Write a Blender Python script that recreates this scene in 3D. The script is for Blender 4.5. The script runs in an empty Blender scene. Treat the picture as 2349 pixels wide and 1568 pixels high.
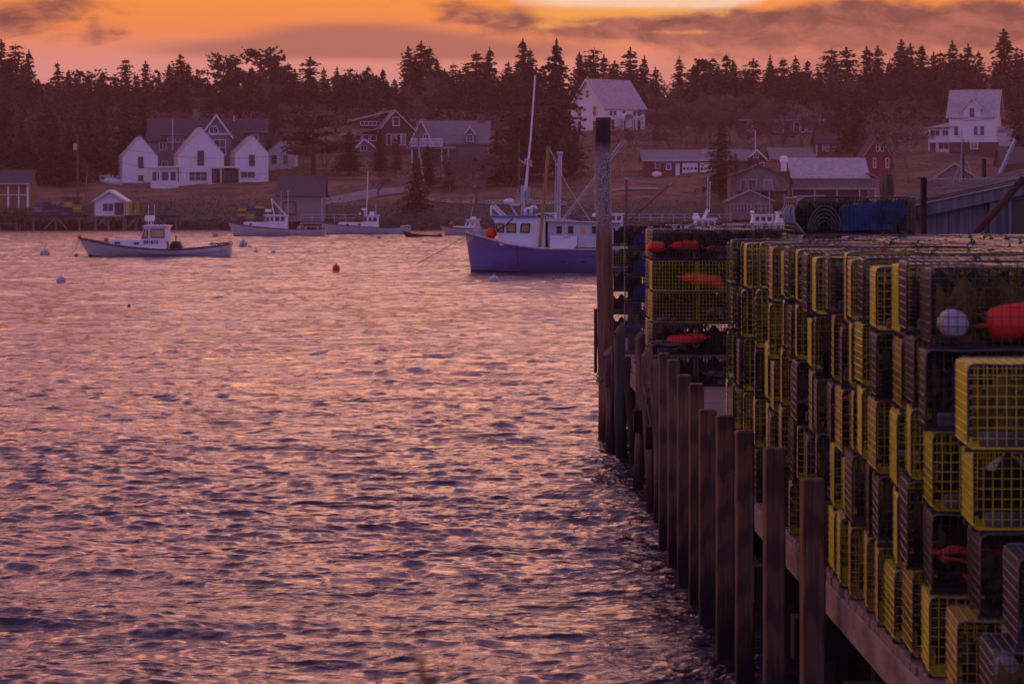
import bpy, math, random
import numpy as np
from mathutils import Vector, Matrix
R = math.radians
PI = math.pi
rnd = random.Random(7)
scene = bpy.context.scene
COL = scene.collection
F = 6800.0      # focal length in picture units (picture 2349 wide), horizon at row 472
CAMZ = 3.5


def W(x, y, Y):
    """point at true distance Y seen at picture spot x, y"""
    return Vector(((x - 1174.5) / F * Y, Y, CAMZ - (y - 472.0) / F * Y))


def sc(Y):
    return Y / F


# ------------------------------------------------------------------ mesh builder
class MB:
    def __init__(self):
        self.v = []
        self.f = []

    def add(self, vs, fs):
        b = len(self.v)
        self.v.extend([tuple(p) for p in vs])
        self.f.extend([tuple(i + b for i in q) for q in fs])
        return self

    def box(self, x0, x1, y0, y1, z0, z1):
        return self.add([(x0, y0, z0), (x1, y0, z0), (x1, y1, z0), (x0, y1, z0), (x0, y0, z1), (x1, y0, z1), (x1, y1, z1), (x0, y1, z1)],
                        [(0, 3, 2, 1), (4, 5, 6, 7), (0, 1, 5, 4), (1, 2, 6, 5), (2, 3, 7, 6), (3, 0, 4, 7)])

    def cham(self, x0, x1, y0, y1, z0, z1, c=.01):
        """box with chamfered vertical edges and top"""
        ring = [(x0 + c, y0), (x1 - c, y0), (x1, y0 + c), (x1, y1 - c), (x1 - c, y1), (x0 + c, y1), (x0, y1 - c), (x0, y0 + c)]
        ri = [(x0 + 2 * c, y0 + c), (x1 - 2 * c, y0 + c), (x1 - c, y0 + 2 * c), (x1 - c, y1 - 2 * c), (x1 - 2 * c, y1 - c), (x0 + 2 * c, y1 - c), (x0 + c, y1 - 2 * c), (x0 + c, y0 + 2 * c)]
        vs = [(a, b, z0) for a, b in ring] + [(a, b, z1 - c) for a, b in ring] + [(a, b, z1) for a, b in ri]
        fs = [tuple(range(7, -1, -1)), tuple(range(16, 24))]
        for i in range(8):
            j = (i + 1) % 8
            fs += [(i, j, 8 + j, 8 + i), (8 + i, 8 + j, 16 + j, 16 + i)]
        return self.add(vs, fs)

    def beam(self, p0, p1, w, h, up=(0, 0, 1)):
        p0, p1 = Vector(p0), Vector(p1)
        d = (p1 - p0).normalized()
        u = Vector(up)
        s = d.cross(u)
        if s.length < 1e-4:
            s = d.cross(Vector((1, 0, 0)))
        s.normalize()
        t = s.cross(d).normalized()
        s = s * w / 2
        t = t * h / 2
        vs = [p0 - s - t, p0 + s - t, p0 + s + t, p0 - s + t, p1 - s - t, p1 + s - t, p1 + s + t, p1 - s + t]
        return self.add(vs, [(0, 1, 2, 3), (7, 6, 5, 4), (0, 4, 5, 1), (1, 5, 6, 2), (2, 6, 7, 3), (3, 7, 4, 0)])

    def tube(self, pts, r, n=6, caps=True, closed=False):
        pts = [Vector(p) for p in pts]
        m = len(pts)
        rr = r if isinstance(r, (list, tuple)) else [r] * m
        vs = []
        prev = None
        for i, p in enumerate(pts):
            if closed:
                d = pts[(i + 1) % m] - pts[i - 1]
            else:
                d = pts[min(i + 1, m - 1)] - pts[max(i - 1, 0)]
            if d.length < 1e-9:
                d = Vector((0, 0, 1))
            d.normalize()
            if prev is None:
                a = Vector((0, 0, 1)) if abs(d.z) < .9 else Vector((1, 0, 0))
                s = d.cross(a).normalized()
            else:
                s = (prev - d * prev.dot(d))
                if s.length < 1e-6:
                    s = d.cross(Vector((0, 1, 0)))
                s.normalize()
            prev = s
            t = d.cross(s)
            for k in range(n):
                q = 2 * PI * k / n
                vs.append(p + (s * math.cos(q) + t * math.sin(q)) * rr[i])
        fs = []
        for i in range(m if closed else m - 1):
            j = (i + 1) % m
            for k in range(n):
                l = (k + 1) % n
                fs.append((i * n + k, i * n + l, j * n + l, j * n + k))
        if caps and not closed:
            fs.append(tuple(range(n - 1, -1, -1)))
            fs.append(tuple((m - 1) * n + k for k in range(n)))
        return self.add(vs, fs)

    def lathe(self, prof, n=16, c=(0, 0, 0), axis='z'):
        vs = []
        c = Vector(c)
        for r, h in prof:
            for k in range(n):
                q = 2 * PI * k / n
                a, b = r * math.cos(q), r * math.sin(q)
                p = Vector((a, b, h)) if axis == 'z' else (Vector((h, a, b)) if axis == 'x' else Vector((b, h, a)))
                vs.append(p + c)
        fs = []
        m = len(prof)
        for i in range(m - 1):
            for k in range(n):
                l = (k + 1) % n
                fs.append((i * n + k, i * n + l, (i + 1) * n + l, (i + 1) * n + k))
        fs.append(tuple(range(n - 1, -1, -1)))
        fs.append(tuple((m - 1) * n + k for k in range(n)))
        return self.add(vs, fs)

    def sphere(self, c, r, n=14, m=9, sz=1.0):
        return self.lathe([(max(r * math.sin(PI * i / m), r * .01), -r * sz * math.cos(PI * i / m)) for i in range(m + 1)], n, c)

    def prism(self, pts, vec):
        pts = [Vector(p) for p in pts]
        vec = Vector(vec)
        n = len(pts)
        fs = [tuple(range(n)), tuple(range(2 * n - 1, n - 1, -1))]
        for i in range(n):
            j = (i + 1) % n
            fs.append((i, i + n, j + n, j))
        return self.add(pts + [p + vec for p in pts], fs)

    def mesh(self, name, smooth=False):
        me = bpy.data.meshes.new(name)
        me.from_pydata(self.v, [], self.f)
        if smooth:
            me.polygons.foreach_set('use_smooth', [True] * len(me.polygons))
        me.update()
        return me

    def build(self, name, mat, parent=None, smooth=False, fix=True):
        me = self.mesh(name, smooth)
        if fix:
            import bmesh
            b = bmesh.new()
            b.from_mesh(me)
            bmesh.ops.recalc_face_normals(b, faces=b.faces)
            b.to_mesh(me)
            b.free()
        o = bpy.data.objects.new(name, me)
        if mat:
            me.materials.append(mat)
        COL.objects.link(o)
        if parent:
            o.parent = parent
        return o


def tag(o, label=None, cat=None, group=None, kind=None):
    if label:
        o['label'] = label
    if cat:
        o['category'] = cat
    if group:
        o['group'] = group
    if kind:
        o['kind'] = kind
    return o


def thing(name, label, cat, loc=(0, 0, 0), rz=0, group=None):
    o = bpy.data.objects.new(name, None)
    o.empty_display_size = .2
    COL.objects.link(o)
    o.location = loc
    o.rotation_euler = (0, 0, rz)
    return tag(o, label, cat, group)


KIDS = {}


def inst(name, me, mat, parent, loc=(0, 0, 0), rot=(0, 0, 0), scale=1):
    """object sharing a mesh, with its own material on the object slot"""
    o = bpy.data.objects.new(name, me)
    COL.objects.link(o)
    if parent:
        o.parent = parent
    o.location = loc
    o.rotation_euler = rot
    if scale != 1:
        o.scale = (scale,) * 3 if not isinstance(scale, (tuple, list)) else scale
    if mat:
        if not me.materials:
            me.materials.append(mat)
        o.material_slots[0].link = 'OBJECT'
        o.material_slots[0].material = mat
    return o


# ------------------------------------------------------------------ node helpers
class E:
    """tiny expression builder over math nodes"""
    def __init__(self, nt, s):
        self.nt, self.s = nt, s

    def _m(self, op, *a):
        n = self.nt.nodes.new('ShaderNodeMath')
        n.operation = op
        for i, x in enumerate(a):
            if isinstance(x, E):
                self.nt.links.new(x.s, n.inputs[i])
            else:
                n.inputs[i].default_value = x
        return E(self.nt, n.outputs[0])

    def __add__(s, o): return s._m('ADD', s, o)
    def __radd__(s, o): return s._m('ADD', o, s)
    def __sub__(s, o): return s._m('SUBTRACT', s, o)
    def __rsub__(s, o): return s._m('SUBTRACT', o, s)
    def __mul__(s, o): return s._m('MULTIPLY', s, o)
    def __rmul__(s, o): return s._m('MULTIPLY', o, s)
    def __truediv__(s, o): return s._m('DIVIDE', s, o)
    def exp(s): return s._m('EXPONENT', s)
    def max(s, o): return s._m('MAXIMUM', s, o)
    def min(s, o): return s._m('MINIMUM', s, o)
    def atan2(s, o): return s._m('ARCTAN2', s, o)
    def asin(s): return s._m('ARCSINE', s)
    def abs(s): return s._m('ABSOLUTE', s)

    def ss(s, a, b):
        n = s.nt.nodes.new('ShaderNodeMapRange')
        n.interpolation_type = 'SMOOTHSTEP'
        s.nt.links.new(s.s, n.inputs[0])
        n.inputs[1].default_value = a
        n.inputs[2].default_value = b
        return E(s.nt, n.outputs[0])


def mixc(nt, fac, a, b, mode='MIX'):
    n = nt.nodes.new('ShaderNodeMix')
    n.data_type = 'RGBA'
    n.blend_type = mode
    for i, x in ((0, fac), (6, a), (7, b)):
        if isinstance(x, E):
            nt.links.new(x.s, n.inputs[i])
        elif hasattr(x, 'is_output'):
            nt.links.new(x, n.inputs[i])
        else:
            n.inputs[i].default_value = x if i == 0 else (*x, 1)
    return n.outputs[2]


def noise(nt, vec, scale, detail=3, rough=.55, dist=0):
    n = nt.nodes.new('ShaderNodeTexNoise')
    n.inputs['Scale'].default_value = scale
    n.inputs['Detail'].default_value = detail
    n.inputs['Roughness'].default_value = rough
    n.inputs['Distortion'].default_value = dist
    if vec is not None:
        nt.links.new(vec, n.inputs['Vector'])
    return E(nt, n.outputs['Fac'])


def coords(nt, kind='Object', stretch=None):
    t = nt.nodes.new('ShaderNodeTexCoord')
    v = t.outputs[kind]
    if stretch:
        m = nt.nodes.new('ShaderNodeVectorMath')
        m.operation = 'MULTIPLY'
        nt.links.new(v, m.inputs[0])
        m.inputs[1].default_value = stretch
        v = m.outputs[0]
    return v


def M(name, c, rough=.6, c2=None, scale=4, stretch=None, spec=.35, metal=0, bump=0, lo=.35, hi=.65, detail=4, extra=None):
    m = bpy.data.materials.new(name)
    m.use_nodes = True
    nt = m.node_tree
    b = nt.nodes['Principled BSDF']
    b.inputs['Base Color'].default_value = (*c, 1)
    b.inputs['Roughness'].default_value = rough
    b.inputs['Metallic'].default_value = metal
    b.inputs['Specular IOR Level'].default_value = spec
    if c2 is None:
        c2 = tuple(x * .82 for x in c)
    v = coords(nt, 'Object', stretch)
    f = noise(nt, v, scale, detail)
    col = mixc(nt, f.ss(lo, hi), c, c2)
    if extra:
        col = extra(nt, col, b)
    nt.links.new(col, b.inputs['Base Color'])
    if bump:
        bp = nt.nodes.new('ShaderNodeBump')
        bp.inputs['Strength'].default_value = bump
        bp.inputs['Distance'].default_value = .02
        nt.links.new(f.s, bp.inputs['Height'])
        nt.links.new(bp.outputs[0], b.inputs['Normal'])
    return m


# ------------------------------------------------------------------ camera
cam = bpy.data.cameras.new('camera')
cam.sensor_width = 36
cam.lens = 36 * F / 2349
cam.shift_y = -(784 - 472) / 2349
cam.clip_start = .3
cam.clip_end = 5000
cam.dof.use_dof = True
cam.dof.focus_distance = 48
cam.dof.aperture_fstop = 9
co = bpy.data.objects.new('camera', cam)
co.location = (0, 0, CAMZ)
co.rotation_euler = (R(90), 0, 0)
COL.objects.link(co)
scene.camera = co
vs = scene.view_settings
vs.view_transform = 'Standard'
vs.look = 'None'
vs.exposure = 0
vs.gamma = 1
scene.render.engine = 'CYCLES'
scene.cycles.use_denoising = True
scene.cycles.max_bounces = 5
scene.cycles.diffuse_bounces = 2
scene.cycles.glossy_bounces = 3
scene.cycles.volume_bounces = 0
scene.cycles.transparent_max_bounces = 8
scene.cycles.caustics_reflective = False
scene.cycles.caustics_refractive = False
scene.cycles.sample_clamp_indirect = 4

# ------------------------------------------------------------------ sky
SUN_AZ, SUN_EL = 2.6, 5.2
wd = bpy.data.worlds.new('World')
scene.world = wd
wd.use_nodes = True
nt = wd.node_tree
nt.nodes.clear()
out = nt.nodes.new('ShaderNodeOutputWorld')
bg = nt.nodes.new('ShaderNodeBackground')
nt.links.new(bg.outputs[0], out.inputs[0])
tc = nt.nodes.new('ShaderNodeTexCoord')
sep = nt.nodes.new('ShaderNodeSeparateXYZ')
nt.links.new(tc.outputs['Generated'], sep.inputs[0])
dx, dy, dz = (E(nt, sep.outputs[i]) for i in range(3))
az = dx.atan2(dy) * 57.2958          # degrees right of straight out to sea
el = dz.max(-.99).min(.99).asin() * 57.2958


def cvec(u, v):
    c = nt.nodes.new('ShaderNodeCombineXYZ')
    nt.links.new(u.s, c.inputs[0])
    nt.links.new(v.s, c.inputs[1])
    return c.outputs[0]


n1 = noise(nt, cvec(az * .8, el * 2.1), 1.0, 8, .6, .9)       # billows
n2 = noise(nt, cvec(az * .18 + 7.0, el * 1.5), 1.0, 4, .5, .2)  # streaks
n3 = noise(nt, cvec(az * 1.6 + 3.0, el * 4.0), 1.0, 5, .6, .4)
ramp = nt.nodes.new('ShaderNodeValToRGB')
stops = [(0.0, (.42, .155, .135)), (1.8, (.56, .21, .225)), (2.45, (.69, .255, .25)), (2.9, (.78, .26, .19)), (3.4, (.92, .26, .080)),
         (4.1, (.98, .30, .050)), (5.2, (.82, .36, .42)), (7.5, (.86, .42, .62)), (10.5, (3.0, 1.07, .52)), (15, (1.35, .58, .64)), (22, (.56, .32, .54)), (50, (.28, .19, .40)), (90, (.25, .17, .37))]
cr = ramp.color_ramp
while len(cr.elements) < len(stops):
    cr.elements.new(.5)
XE = lambda e: (e / 90.0) ** .5
for e_, (a, c) in zip(cr.elements, stops):
    e_.position = XE(a)
    e_.color = (*c, 1)
pw = (el.max(0) / 90.0)._m('POWER', el.max(0) / 90.0, .5)
nt.links.new(pw.s, ramp.inputs[0])
col = ramp.outputs[0]


def blob(u0, v0, su, sv):
    a = (az - u0) / su
    b = (el - v0) / sv
    return ((a * a + b * b) * -1.0).exp()


def UV(x, y):
    return (x - 1174.5) / F * 57.2958, (472 - y) / F * 57.2958


# pale pink gap low on the left, streaky
col = mixc(nt, blob(-6.5, 2.5, 5.5, .42) * .55, col, (.72, .30, .26))
# long mauve veil in the middle left
mv = (blob(*UV(800, 84), 2.3, .34) + blob(*UV(560, 118), 3.0, .22) * .7 + blob(*UV(1150, 118), 2.6, .30) * .8 + (n2 - .5) * .5).ss(.25, .95)
col = mixc(nt, mv * .85, col, (.385, .135, .115))
# cumulus on the right, the clump in the middle and at the left
cum = blob(*UV(1170, 50), .55, .24)
for (x, y, a, b, k) in ((1060, 32, .62, .26, .95), (90, 60, 1.1, .45, .62), (150, 15, .6, .28, .5), (250, 85, .6, .16, .5), (10, 58, .4, .3, .5),
                        (1330, 68, .75, .24, .9), (1500, 62, 1.0, .22, .8), (1720, 80, 2.4, .46, 1.0),
                        (1960, 44, .9, .40, 1.1), (1850, 62, 2.6, .26, .8), (2150, 70, 1.8, .42, 1.0), (2270, 40, .6, .34, .8), (2349, 62, .8, .45, .7), (1420, 42, .4, .2, .6), (1640, 42, .9, .18, .6)):
    cum = cum + blob(*UV(x, y), a, b) * k
cum = (cum + (n1 - .5) * 1.7 + (n3 - .5) * .5)
cm = cum.ss(.12, 1.0)
n4 = noise(nt, cvec(az * 1.3 + 11.0, el * 2.6 + n1 * .8), 1.0, 7, .6, .6)
cc = mixc(nt, (n4 * 1.0 + n1 * .5 + el.ss(2.9, 4.1) * .22).ss(.62, 1.05), (.45, .145, .115), (.16, .052, .058))
cc = mixc(nt, n3.ss(.56, .74) * el.ss(3.0, 3.5) * .6, cc, (.62, .19, .06))
col = mixc(nt, cm * .97, col, cc)
# low murk on the right, above the trees
col = mixc(nt, (az.ss(1.0, 9.0) * (1.0 - el.ss(2.2, 4.0))) * .72, col, (.36, .115, .085))
# bright break where the sun stands behind the cloud
gap = (blob(*UV(1420, -8), 2.1, .30) * 1.5 + blob(*UV(1640, -8), 1.6, .25) + (n1 - .5) * .9 + (n3 - .5) * .5).ss(.30, 1.15)
col = mixc(nt, gap * .96, col, (1.0, .66, .47))
rim = (blob(*UV(1420, 30), 2.6, .17) * 1.15 + blob(*UV(1270, 60), .9, .10) * .8 + blob(*UV(1560, 76), 1.0, .07) * .75 + (n3 - .5) * 1.3 + (n1 - .5) * .6).ss(.4, 1.05)
col = mixc(nt, rim * .75, col, (.98, .42, .085))
# glow round the hidden sun, above the picture
glow = blob(SUN_AZ, 6.2, 7.5, 2.2)
gl = nt.nodes.new('ShaderNodeMix')
gl.data_type = 'RGBA'
gl.blend_type = 'ADD'
nt.links.new((glow * el.ss(4.2, 6.0)).s, gl.inputs[0])
nt.links.new(col, gl.inputs[6])
gl.inputs[7].default_value = (.3, .12, .04, 1)
col = gl.outputs[2]
# the eastern half of the sky behind the photographer: cool lavender
back = dy.ss(.25, -.55)
east = mixc(nt, el.ss(0, 50), (.50, .37, .90), (.34, .25, .64))
col = mixc(nt, back, col, east)
side = (1.0 - back) * (dx.abs().ss(.35, .9))
sidec = mixc(nt, el.ss(6, 34), (1.75, .72, .38), (.36, .20, .32))
col = mixc(nt, side * .85, col, sidec)
# below the horizon
col = mixc(nt, el.ss(0, -3), col, (.05, .04, .05))
st = nt.nodes.new('ShaderNodeTexSky')
st.sky_type = 'NISHITA'
st.sun_disc = False
st.sun_elevation = R(SUN_EL)
st.sun_rotation = R(SUN_AZ)
st.dust_density = 3
skm = mixc(nt, 1.0, st.outputs[0], (.0006, .0006, .0006), 'MULTIPLY')
ad = mixc(nt, 1.0, col, skm, 'ADD')
nt.links.new(ad, bg.inputs[0])
bg.inputs[1].default_value = 1.0
sl = bpy.data.lights.new('sun', 'SUN')
sl.energy = .05
sl.angle = R(20)
sl.color = (1, .55, .25)
so = bpy.data.objects.new('sun', sl)
so.rotation_euler = (R(90 - SUN_EL), 0, R(180 - SUN_AZ))
COL.objects.link(so)
# ------------------------------------------------------------------ water
def build_water():
    rng = np.random.default_rng(3)
    rad = [20.5]
    while rad[-1] < 440:
        rad.append(rad[-1] + min(rad[-1] ** 2 / (F * 3.5) * .72, .22))
    r = np.concatenate([np.linspace(2, 20, 40), rad, [470, 560, 800, 1500]])
    fine = np.radians(np.linspace(-11.4, 11.4, 680))
    side = np.radians(np.linspace(0, 70, 26)[1:])
    th = np.concatenate([-np.radians(11.4) - side[::-1], fine, np.radians(11.4) + side])
    nr, nt_ = len(r), len(th)
    RR, TT = np.meshgrid(r, th, indexing='ij')
    X = RR * np.sin(TT)
    Y = RR * np.cos(TT)
    dr = np.gradient(r)[:, None] * np.ones_like(X)
    da = np.maximum(np.gradient(th)[None, :] * RR, 1e-3)
    gust = np.zeros_like(X)
    for k in range(9):
        lx, ly = rng.uniform(15, 60), rng.uniform(8, 34)
        gust += np.sin(X * 2 * PI / lx + Y * 2 * PI / ly + rng.uniform(0, 6.28))
    gust = np.clip(1.04 + .055 * gust, .82, 1.25)
    Z = np.zeros_like(X)
    DX = np.zeros_like(X)
    DY = np.zeros_like(X)
    N = 100
    lam = np.exp(np.linspace(math.log(.085), math.log(.9), N)) * rng.uniform(.93, 1.07, N)
    lam = np.concatenate([lam, rng.uniform(1.4, 6, 16)])
    wind = R(-105)
    for l in lam:
        a = wind + rng.normal(0, R(38 if .4 < l < 1.2 else 32))
        kx, ky = math.cos(a), math.sin(a)
        k = 2 * PI / l
        slope = .0265 * (1.0 if l < .45 else (.45 / l) ** .6) * (1.0 if l > .16 else (l / .16) ** .5)
        if l > 1.2:
            slope = .0165
        amp = slope / k
        # leave out what the grid cannot carry
        step = np.abs(kx * np.cos(TT) - ky * np.sin(TT)) * da + np.abs(kx * np.sin(TT) + ky * np.cos(TT)) * dr
        w = np.clip((l / step - 1.7) / 1.6, 0, 1)
        ph = k * (kx * X + ky * Y) + rng.uniform(0, 6.28)
        A = amp * w * gust
        Z += A * np.cos(ph)
        s = np.sin(ph) * A * .9
        DX -= s * kx
        DY -= s * ky
    X = X + DX
    Y = Y + DY
    co_ = np.stack([X, Y, Z], -1).reshape(-1, 3)
    i, j = np.meshgrid(np.arange(nr - 1), np.arange(nt_ - 1), indexing='ij')
    a = (i * nt_ + j).ravel()
    quads = np.stack([a, a + 1, a + nt_ + 1, a + nt_], 1)
    me = bpy.data.meshes.new('water')
    me.vertices.add(len(co_))
    me.vertices.foreach_set('co', co_.ravel().astype(np.float32))
    nq = len(quads)
    me.loops.add(nq * 4)
    me.loops.foreach_set('vertex_index', quads[:, ::-1].ravel().astype(np.int32))
    me.polygons.add(nq)
    me.polygons.foreach_set('loop_start', np.arange(0, nq * 4, 4, dtype=np.int32))
    me.polygons.foreach_set('loop_total', np.full(nq, 4, dtype=np.int32))
    me.polygons.foreach_set('use_smooth', np.ones(nq, dtype=bool))
    me.update(calc_edges=True)
    me.validate()
    if me.polygons[0].normal.z < 0:
        me.flip_normals()
    o = bpy.data.objects.new('water', me)
    COL.objects.link(o)
    m = bpy.data.materials.new('water')
    m.use_nodes = True
    nt = m.node_tree
    b = nt.nodes['Principled BSDF']
    b.inputs['Base Color'].default_value = (.034, .017, .032, 1)
    b.inputs['Roughness'].default_value = .07
    b.inputs['IOR'].default_value = 1.333
    v = coords(nt, 'Object', (1, 1, 0))
    f1 = noise(nt, v, 11, 4, .65, .5)
    v2 = coords(nt, 'Object', (.55, 1, 0))
    f2 = noise(nt, v2, 1.15, 3, .55, .3)
    f3 = noise(nt, coords(nt, 'Object', (.36, .34, 0)), 1.0, 5, .62, .5)
    h = f1 * .024 + f2 * .17 + f3 * .42
    bp = nt.nodes.new('ShaderNodeBump')
    bp.inputs['Strength'].default_value = 1
    bp.inputs['Distance'].default_value = 1
    nt.links.new(h.s, bp.inputs['Height'])
    nt.links.new(bp.outputs[0], b.inputs['Normal'])
    me.materials.append(m)
    tag(o, 'choppy harbour water reflecting the orange evening sky', 'water', kind='structure')


build_water()

# ------------------------------------------------------------------ land
PY = [425, 433, 440, 447, 460, 475, 490, 505, 520, 535, 555, 580, 620, 700, 1500]
PZ = [-.6, 1.3, 2.4, 4.1, 6.5, 8.8, 10.6, 12.6, 15.2, 16.9, 18.2, 19.2, 20.0, 20.5, 22]


def prof(Y):
    return float(np.interp(Y, PY, PZ)) if Y > 425 else -.6 - (425 - Y) * .08


def wob(X, Y):
    return (.5 * math.sin(X * .11 + 1.3) * math.sin(Y * .09) + .25 * math.sin(X * .31 + Y * .17)) * min(1, max(0, (Y - 428) / 30))


def gz(X, Y):
    return prof(Y) + wob(X, Y)


def gY(x, y):
    """true distance at which the land is seen at picture spot x, y"""
    a, b = 424.0, 640.0
    for _ in range(50):
        m = (a + b) / 2
        if CAMZ - (y - 472) / F * m > prof(m):
            a = m
        else:
            b = m
    return a


def ground(x, Y, dz=0):
    X = (x - 1174.5) / F * Y
    return Vector((X, Y, gz(X, Y) + dz))


def grid_sheet(name, xs, ys, fz, mat, label, cat):
    vs_ = [(x, y, fz(x, y)) for y in ys for x in xs]
    n = len(xs)
    fs = [(j * n + i, j * n + i + 1, (j + 1) * n + i + 1, (j + 1) * n + i) for j in range(len(ys) - 1) for i in range(n - 1)]
    o = MB().add(vs_, fs).build(name, mat, smooth=True, fix=False)
    return tag(o, label, cat, kind='structure')


def land_extra(nt, col, b):
    sepn = nt.nodes.new('ShaderNodeSeparateXYZ')
    nt.links.new(coords(nt, 'Object'), sepn.inputs[0])
    z = E(nt, sepn.outputs[2])
    f = noise(nt, coords(nt, 'Object', (.5, 1, 1)), .35, 4)
    g = noise(nt, coords(nt, 'Object', (.8, 1, 1)), 1.1, 5, .65)
    col = mixc(nt, g.ss(.46, .62) * .6, col, (.045, .032, .024))
    col = mixc(nt, noise(nt, coords(nt, 'Object', (.3, 1, 1)), .12, 4).ss(.52, .66) * .6, col, (.26, .155, .095))
    col = mixc(nt, (z + f * 2.0).ss(6.3, 3.6) * .75, col, (.075, .085, .06))
    col = mixc(nt, (z + f * .8).ss(2.0, 1.2), col, (.022, .017, .014))
    return col


m_land = M('dry_grass', (.25, .15, .10), .95, (.11, .07, .052), .22, (1, 1.5, 1), .1, extra=land_extra, detail=6)
xs = [-900, -500, -300, -200] + [x for x in range(-130, 131, 3)] + [200, 300, 500, 900]
ys = [420, 425, 427, 429, 431, 433] + list(range(435, 600, 4)) + [610, 640, 700, 900, 1500, 4000]
grid_sheet('hillside', xs, ys, gz, m_land, 'dry grassy hillside rising from the far shore', 'hillside')


def near_z(x, y):
    b = 1.75 - .125 * max(0, y - 2)
    return max(-1.5, b + .06 * math.sin(x * 2.1 + y) + .05 * math.sin(y * 3.3)) if y > -30 else 1.8


m_bank = M('bank_earth', (.06, .045, .03), .95, (.03, .024, .016), 2.5, None, .1, bump=.5)
grid_sheet('bank', [-60, -30, -14] + [x * .7 for x in range(-14, 15)] + [14, 30, 60], [-60, -20, -8] + [y * .6 for y in range(-8, 44)], near_z, m_bank,
           'rough earth bank of the near shore under the viewer', 'bank')

m_road = M('gravel_road', (.30, .26, .25), .9, (.22, .19, .18), .5, None, .1)


def road(path, width, label):
    pts = []
    for x, y in path:
        Y = gY(x, y)
        pts.append(Vector(((x - 1174.5) / F * Y, Y, 0)))
    fine = []
    for a, b in zip(pts[:-1], pts[1:]):
        for k in range(12):
            fine.append(a.lerp(b, k / 12))
    fine.append(pts[-1])
    vs_, fs = [], []
    for i, p in enumerate(fine):
        for k in range(5):
            y = p.y + (k / 4 - .5) * width
            vs_.append((p.x, y, gz(p.x, y) + .12))
    for i in range(len(fine) - 1):
        for k in range(4):
            fs.append((i * 5 + k, (i + 1) * 5 + k, (i + 1) * 5 + k + 1, i * 5 + k + 1))
    o = MB().add(vs_, fs).build('road', m_road, fix=False)
    tag(o, label, 'road', kind='structure')


road([(640, 470), (760, 457), (850, 448), (945, 436), (975, 430)], 5.5, 'pale gravel road running along the far shore')
road([(975, 458), (1040, 462), (1120, 466), (1215, 470), (1300, 472)], 2.6, 'pale gravel lane along the far bank')
road([(1085, 430), (1140, 424), (1180, 418)], 2.0, 'short pale driveway below the grey house')
road([(1360, 440), (1420, 438), (1510, 436)], 1.8, 'pale track behind the tall pile')

# ------------------------------------------------------------------ shared materials
WHITE = (.78, .76, .76)
m_white = M('white_paint', WHITE, .55, (.66, .64, .63), 1.2)
m_clap = M('white_clapboard', (.70, .68, .68), .6, (.60, .58, .58), 3, (.15, .15, 3))
m_mod = M('white_cedar', (.70, .66, .66), .7, (.60, .56, .57), 2, (4, 4, .2))
m_modroof = M('pale_shingle_roof', (.45, .37, .36), .8, (.36, .30, .29), 2, (1, 1, 4))
m_grey_sh = M('grey_shingle', (.20, .17, .18), .85, (.14, .12, .13), 3, (1, 1, 4))
m_brown_sh = M('brown_shingle', (.085, .05, .045), .85, (.06, .038, .035), 3, (1, 1, 4))
m_roof_d = M('dark_roof', (.075, .062, .07), .85, (.05, .042, .05), 2.5, (1, 1, 4))
m_roof_g = M('grey_roof', (.22, .19, .20), .85, (.16, .14, .15), 2.5, (1, 1, 4))
m_roof_l = M('weathered_roof', (.42, .37, .38), .8, (.30, .26, .28), 1.6, (1, 1, 3))
m_red = M('red_clapboard', (.20, .032, .036), .7, (.14, .024, .026), 3, (.2, .2, 3))
m_trim = M('white_trim', (.72, .68, .68), .6)
m_trim_g = M('grey_trim', (.42, .36, .36), .7)
m_brick = M('brick', (.22, .09, .07), .85, (.15, .06, .05), 8)
m_stone = M('stone', (.19, .165, .155), .9, (.12, .10, .095), 2.5, bump=.4)
m_dstone_shade = M('dark_stone_and_shade', (.08, .062, .058), .9, (.05, .04, .04), 1.8)  # dark stone; also the shade painted into openings and the porch recess
m_wood_w = M('weathered_wood', (.20, .165, .15), .85, (.12, .095, .09), 3, (1, 1, .25))
m_wood_d = M('dark_wood', (.07, .048, .04), .9, (.04, .03, .026), 3, (1, 1, .25))
m_metal = M('galvanised_metal', (.42, .42, .44), .45, (.33, .33, .35), 5, None, .5, .6)
m_green_sh = M('grey_green_shingle', (.21, .225, .20), .8, (.16, .175, .16), 3, (1, 1, 5))
m_glass = bpy.data.materials.new('window_glass')
m_glass.use_nodes = True
_b = m_glass.node_tree.nodes['Principled BSDF']
_b.inputs['Base Color'].default_value = (.018, .016, .02, 1)
_b.inputs['Roughness'].default_value = .12
m_curtain = M('curtained_glass', (.20, .175, .17), .35)
m_yellow_wall = M('yellow_boards', (.20, .125, .05), .8, (.15, .095, .04), 2, (3, 3, .3))
m_bark = M('bark', (.06, .045, .04), .95, (.035, .027, .025), 6, (1, 1, .3))
m_bark_l = M('pale_bark', (.15, .115, .11), .95, (.09, .07, .068), 6, (1, 1, .3))
m_needle = M('spruce_needles', (.036, .034, .020), .9, (.062, .052, .030), .5, None, .15)
m_pine = M('pine_needles', (.045, .040, .022), .9, (.07, .058, .03), .5, None, .15)
m_twig = M('bare_twigs', (.20, .12, .115), .95, (.14, .085, .08), 1, None, .1)
m_brush = M('shore_brush', (.045, .058, .045), .95, (.09, .095, .075), .6, None, .1)
m_rock = M('shore_rock', (.10, .085, .08), .9, (.04, .034, .032), 1.2)
m_weed = M('seaweed_rock', (.030, .022, .016), .8, (.014, .011, .009), 1.2)


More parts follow.
